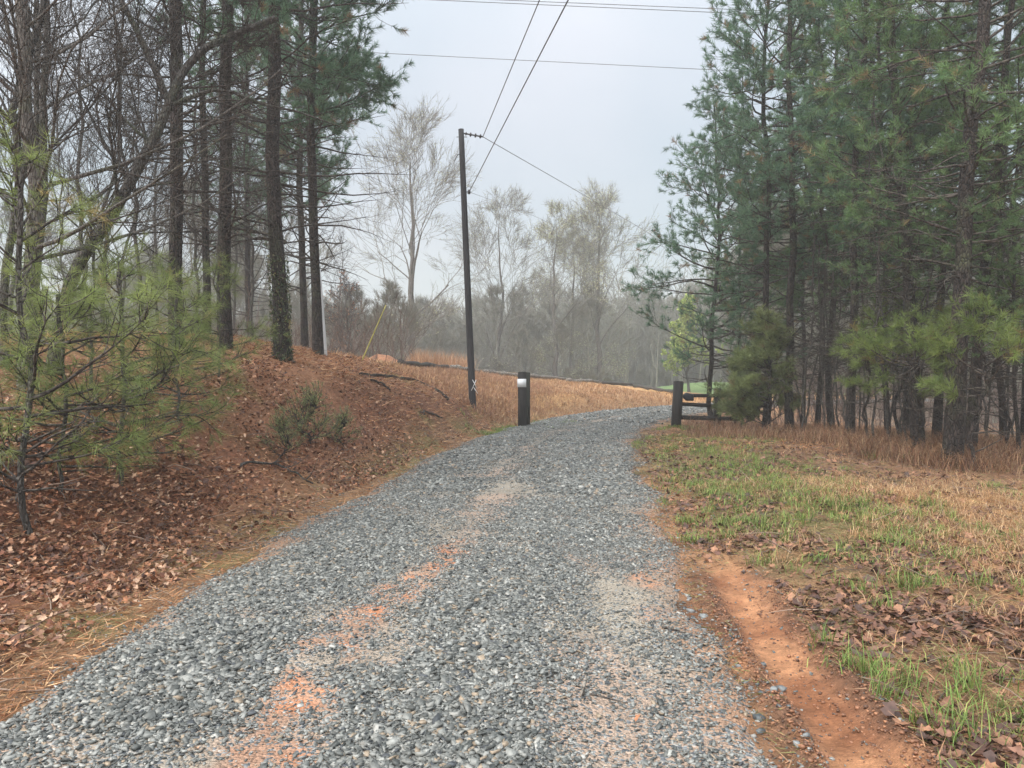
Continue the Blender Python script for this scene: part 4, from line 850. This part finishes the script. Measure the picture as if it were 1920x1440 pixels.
fk2 = np.array([W(330, 200, 10), W(350, 190, 10), W(400, 172, 10.1), W(440, 176, 10.2), W(500, 200, 10.3), W(560, 212, 10.4), W(640, 240, 10.5)]) - b0
mb = MB(); mb.add(*tubes(fk, np.linspace(.05, .03, 7), 8)); mb.add(*tubes(fk2, np.linspace(.035, .01, 7), 7)); KIDS[LT.name].append(mb.build('limb', MT['grey'], LT, True))
# other bare trees of the left thicket: (px, Y, proto, scale, label)
BT = make_bare('bare_tree', 212, 11, .062, .2, n1=32, ang=(.45, .95), len1=.28, up=.06, sub=(7, 5, 3), wob=.13, bark='grey', loc=place(78, 11.5), twig_r=.005, r_min=.0022)
lab(BT, 'slim bare tree just right of the pale grey tree', 'bare tree', 'bare trees on the left bank')
BT2 = make_bare('bare_tree', 213, 8.5, .045, .15, n1=30, ang=(.4, .9), len1=.32, up=.06, sub=(7, 5, 3), wob=.15, bark='grey', loc=place(195, 17), twig_r=.005, r_min=.0025, lean=(.5, 0))
lab(BT2, 'thin bare tree seen against the sky left of the leaning tree', 'bare tree', 'bare trees on the left bank')
bs = [(BT2, 10, 9.5, 1.1, 'bare twiggy tree at the extreme left edge, beyond the pale grey tree'), (BT, 62, 13.5, 1.0, 'slim dark bare tree close behind the pale grey tree'), (BT, 150, 19, .95, 'bare tree behind the lower part of the leaning trunk'),
      (BT2, 265, 16, .95, 'bare tree under the arch of the leaning tree'), (BT, 365, 22, .9, 'bare tree seen just right of the greenish trunk'), (BT2, 470, 21, 1., 'bare tree between the brown pine and the ivy pine'),
      (BT, 300, 28, 1.05, 'hazy bare tree far back left of the greenish trunk'), (BT2, 120, 30, 1.2, 'hazy bare tree far back between the pale and leaning trees'), (BT, 440, 31, 1., 'hazy bare tree right behind the brown pine'),
      (BT2, 225, 24, 1.1, 'hazy bare tree in the gap above the young pines'), (BT, 640, 44, .8, 'small hazy bare tree on the crest right of the white pipe'), (BT2, 20, 18, 1.2, 'hazy bare tree behind the left edge')]
for (o_, px, Yd, sc, lb) in bs: copy_tree(o_, place(px, Yd), px * .7, sc, label=lb)
# young soft pines on the near left bank
YL = make_pine('young_pine', 220, 3.0, .026, .5, 1.15, n_br=25, sub=6, per=30, wob=.025, nlen=.17, nwid=.0034, cols=[(.18, .24, .07), (.30, .35, .11), (.40, .31, .12)], dead=12, dead_len=.9, loc=place(52, 6.2), elev=(-.1, .6), droop=.32, bark='grey')
lab(YL, 'young pine with dark stem and drooping soft needles at the left edge', grp='young soft needled pines on the near bank')
YL2 = make_pine('young_pine', 221, 2.1, .020, .3, 1.2, wob=.02, n_br=20, sub=6, per=32, nlen=.17, nwid=.0038, cols=[(.17, .23, .07), (.28, .33, .11), (.38, .30, .12)], dead=8, dead_len=.9, loc=place(225, 7.6), elev=(-.1, .6), droop=.22, bark='grey')
lab(YL2, 'young soft needled pine below the leaning tree', grp='young soft needled pines on the near bank')
for (o_, px, Yd, sc, rz_, lb) in ((YL2, 335, 9.3, .85, 2., 'young soft needled pine in front of the greenish trunk'), (YL, 170, 9.4, .75, 4., 'taller young pine behind the soft needled pines'), (YL2, 410, 11.2, .75, 4.1, 'small young pine at the foot of the brown pine'),
                                  (YL2, 110, 6.9, .85, 5.2, 'small young pine with yellowish needles next to the dark stemmed one')):
    copy_tree(o_, place(px, Yd), rz_, sc, label=lb)
# small shrubs on the bank
SH = make_pine('low_shrub', 230, .62, .008, .05, .42, n_br=20, sub=4, per=18, nlen=.05, nwid=.005, cols=[(.24, .29, .12), (.33, .36, .16), (.34, .27, .12)], dead=0, loc=place(582, 11.3), elev=(.3, 1.2), tertiary=2)
lab(SH, 'small feathery green shrub alone on the leafy bank', 'shrub', 'small green shrubs on the bank')
for (px, Yd, sc, lb) in ((640, 12.2, .7, 'smaller green shrub right of the feathery one on the bank'), (530, 10.2, .7, 'low green sprig left of the feathery shrub')): copy_tree(SH, place(px, Yd), px, sc, label=lb)

# ------------------------------------------------------------------ bare trees beyond the crest
G_M = 'tall pale bare trees beyond the field crest'
def far_place(px, Yd): x = (px - CX) / F * Yd; return (x, Yd, gz(x, Yd))
def topH(py, px, Yd): return EYE + (HY - py) / F * Yd - far_place(px, Yd)[2]
MTREES = [(770, 55, 205, 311, dict(first=.33, n1=17, ang=(.25, .95), len1=.27, low=9, buds=2500), 'broad bare tree with wide curved limbs left of the utility pole'),
          (936, 70, 342, 302, dict(first=.28, n1=18, ang=(.2, .65), len1=.25, low=7, buds=3000), 'bare oval crowned tree just right of the utility pole'),
          (1043, 66, 362, 303, dict(first=.44, n1=11, ang=(.25, .7), len1=.21, low=4, buds=7000), 'slim bare tree with pale buds left of the twin stems'),
          (1074, 74, 395, 304, dict(first=.42, n1=11, ang=(.25, .7), len1=.20, low=5, buds=4500), 'bare tree squeezed between the slim tree and the tallest budding tree'),
          (1123, 68, 334, 305, dict(first=.30, n1=18, ang=(.2, .6), len1=.24, low=5, buds=9000), 'tall budding tree with fan shaped crown, rightmost of the bare row')]
for (px, Yd, py, sd_, kw, lb) in MTREES:
    H_ = topH(py, px, Yd); o = fork_tree('bare_tree', sd_, H_ * .97, .34 if px == 770 else .27, loc=far_place(px, Yd), r_min=.011, spray_w=.016, sprays=6, wob=.075, up=.01, div=(.25, .62), levels=4, decay=.82, spray_l=(.3,.9), **kw)
    lab(o, lb, 'bare tree', G_M)
# budding green tree behind the gate
o = make_bare('budding_tree', 306, 7.5, .12, .12, n1=30, ang=(.6, 1.1), len1=.36, up=.08, sub=(7, 6, 3), loc=far_place(1292, 62), twig_r=.015, r_min=.008, buds=9000, bud_size=.16, budcols=((.30, .38, .08), (.38, .44, .12)), budpart='foliage')
lab(o, 'lime green budding tree seen behind the gate', 'tree')
o = make_bare('brush_tree', 307, 5.2, .07, .08, n1=30, ang=(.5, 1.1), len1=.4, up=.05, sub=(7, 6, 3), loc=far_place(655, 40), twig_r=.012, r_min=.006, buds=500, bud_size=.08, budcols=((.35, .2, .12), (.3, .16, .1)), budpart='dead_leaves')
lab(o, 'low reddish brushy tree on the crest between the white pipe and the mound', 'tree')
# woods: individual hazy trees
FT = [fork_tree('woodland_tree', 320 + i, h, rr, fr, n1=10, ang=an, len1=l1, levels=4, bark='wood', one_mesh=True, sides=6, r_min=.016, spray_w=.035, spray_l=(.3, 1.), sprays=4, low=6)
      for i, (h, rr, fr, an, l1) in enumerate(((16, .17, .3, (.25, .8), .26), (18, .2, .38, (.3, .8), .24), (13, .12, .2, (.3, .8), .28), (15, .14, .45, (.3, .8), .22)))]
G_W = 'hazy bare trees of the wood beyond the field'
WL = 'hazy bare grey tree standing in the wood beyond the field'
r = RNG(400); first = [True] * 4
slots = []
for i in range(250):
    a = -.69 + 1.42 * (i * .61803 % 1.0); Yd = 64 + 62 * r.random() ** .8
    if a < -.12: Yd = 40 + 75 * r.random()
    if a > .30: Yd = 34 + 60 * r.random()
    x = a * Yd + r.normal(0, .5)
    if .10 < a < .30 and Yd < 92: Yd = 92 + 30 * r.random(); x = a * Yd
    slots.append((x, Yd))
for x, Yd in slots:
    k = int(r.integers(0, 4)); s_ = r.uniform(.75, 1.1) if Yd > 60 else r.uniform(.5, .75)
    if first[k]: o = FT[k]; first[k] = False; o.location = (x, Yd, gz(x, Yd)); o.rotation_euler[2] = r.uniform(0, 6); o.scale = (s_, s_, s_)
    else: o = copy_tree(FT[k], (x, Yd, gz(x, Yd)), r.uniform(0, 6.28), s_, s_ * r.uniform(.85, 1.1))
    tag(o, WL, 'bare tree', G_W)
    if -.27 < x / Yd < .3:
        q = (EYE + (HY - r.uniform(520, 615)) / F * Yd - gz(x, Yd)) / (16, 18, 13, 15)[k]; o.scale = (min(q, 1.1),) * 3
for (px, Yd, sc, lb) in ((722, 82, .85, 'dark rounded pine on the skyline of the far wood left of the broad bare tree'), (1105, 100, .8, 'far dark pine behind the bare row'), (700, 95, .85, 'hazy pine far left in the wood beyond the mound'), (1010, 105, .8, 'far hazy pine in the wood right of the utility pole')):
    copy_tree(PR['a'], far_place(px, Yd), px, sc, label=lb, group='far pines in the wood')
# wood beyond as one mass
mb = MB(); r = RNG(500); nT = 1500; x = r.uniform(-1.05, 1.05, nT); Yd = r.uniform(90, 165, nT); x = x * Yd * .85; z = ground_z(x, Yd); Hh = r.uniform(10, 17.5, nT)
t = np.linspace(0, 1, 6)[None, :, None]; S = np.c_[x, Yd, z - .3]; P = S[:, None] + t * np.c_[r.normal(0, .4, nT), r.normal(0, .4, nT), Hh][:, None]
mb.add(*tubes(P, tapers(np.full(nT, .16), np.full(nT, .03), 6), 4))
n = nT * 14; idx = np.repeat(np.arange(nT), 14); S2, T2 = sample(P, idx, r.uniform(.25, 1, n)); P2 = grow(r, S2, deflect(r, T2, r.uniform(.4, .9, n)), Hh[idx] * r.uniform(.12, .3, n), 4, .15, .1); mb.add(*tubes(P2, tapers(np.full(n, .05), np.full(n, .02), 4), 3))
n3 = n * 6; idx = np.repeat(np.arange(n), 6); S3, T3 = sample(P2, idx, r.uniform(.2, 1, n3)); V, Fc = needle_tris(r, S3, deflect(r, T3, r.uniform(.3, .8, n3)), r.uniform(.6, 1.6, n3), np.full(n3, .09)); mb.add(V, Fc)
tag(mb.build('far_woods', MT['wood']), label='dense hazy bare woods behind the meadow', kind='stuff')
# low brush in the woods and behind the left pines
mb = MB(); r = RNG(510)
n = 3000; y = r.uniform(24, 75, n); a = np.where(r.random(n) < .55, r.uniform(-.70, -.14, n), r.uniform(.34, .72, n)); x = a * y; k = ~((a < -.05) & (y > 33) & (y < 38) & (a > -.2)); x, y = x[k], y[k]; n = len(x)
S = np.c_[x, y, ground_z(x, y)]; P = grow(r, S, np.c_[r.normal(0, .35, n), r.normal(0, .35, n), np.ones(n)], r.uniform(.8, 2.8, n), 5, .12, .05); mb.add(*tubes(P, tapers(np.full(n, .012), np.full(n, .006), 5), 3), )
m = n * 12; idx = np.repeat(np.arange(n), 12); S2, T2 = sample(P, idx, r.uniform(.2, 1, m)); V, Fc = needle_tris(r, S2, deflect(r, T2, r.uniform(.3, .9, m)), r.uniform(.3, .9, m), np.full(m, .014)); mb.add(V, Fc, np.array([[.15, .10, .08]]))
for tt_ in range(len(mb.t)): mb.t[tt_] = np.broadcast_to(np.array([.15, .105, .085], np.float32), mb.t[tt_].shape)
tag(mb.build('undergrowth', MT['redtwig']), label='bare brown brush growing between the woodland trees', kind='stuff')

# ------------------------------------------------------------------ haze: one closed box of even pale air
bm_ = _bm.new(); _bm.ops.create_cube(bm_, size=1.0)
me = bpy.data.meshes.new('haze'); bm_.to_mesh(me); bm_.free(); hz = bpy.data.objects.new('haze', me); COL.objects.link(hz)
lo, hi = np.array((-310., -70., -15.)), np.array((310., 335., 30.)); hz.location = (lo + hi) / 2; hz.scale = hi - lo
hm = bpy.data.materials.new('haze_air'); hm.use_nodes = True; t = hm.node_tree; t.nodes.clear(); o_ = t.nodes.new('ShaderNodeOutputMaterial'); pv = t.nodes.new('ShaderNodeVolumePrincipled')
pv.inputs['Color'].default_value = (.89, .90, .91, 1); pv.inputs['Density'].default_value = .0025; pv.inputs['Anisotropy'].default_value = .2
t.links.new(pv.outputs[0], o_.inputs['Volume']); me.materials.append(hm); hz['kind'] = 'stuff'; hz['label'] = 'thin grey mist hanging over the far woods'
print('verts', sum(len(m.vertices) for m in bpy.data.meshes), 'ground z range', Z.min(), Z.max())
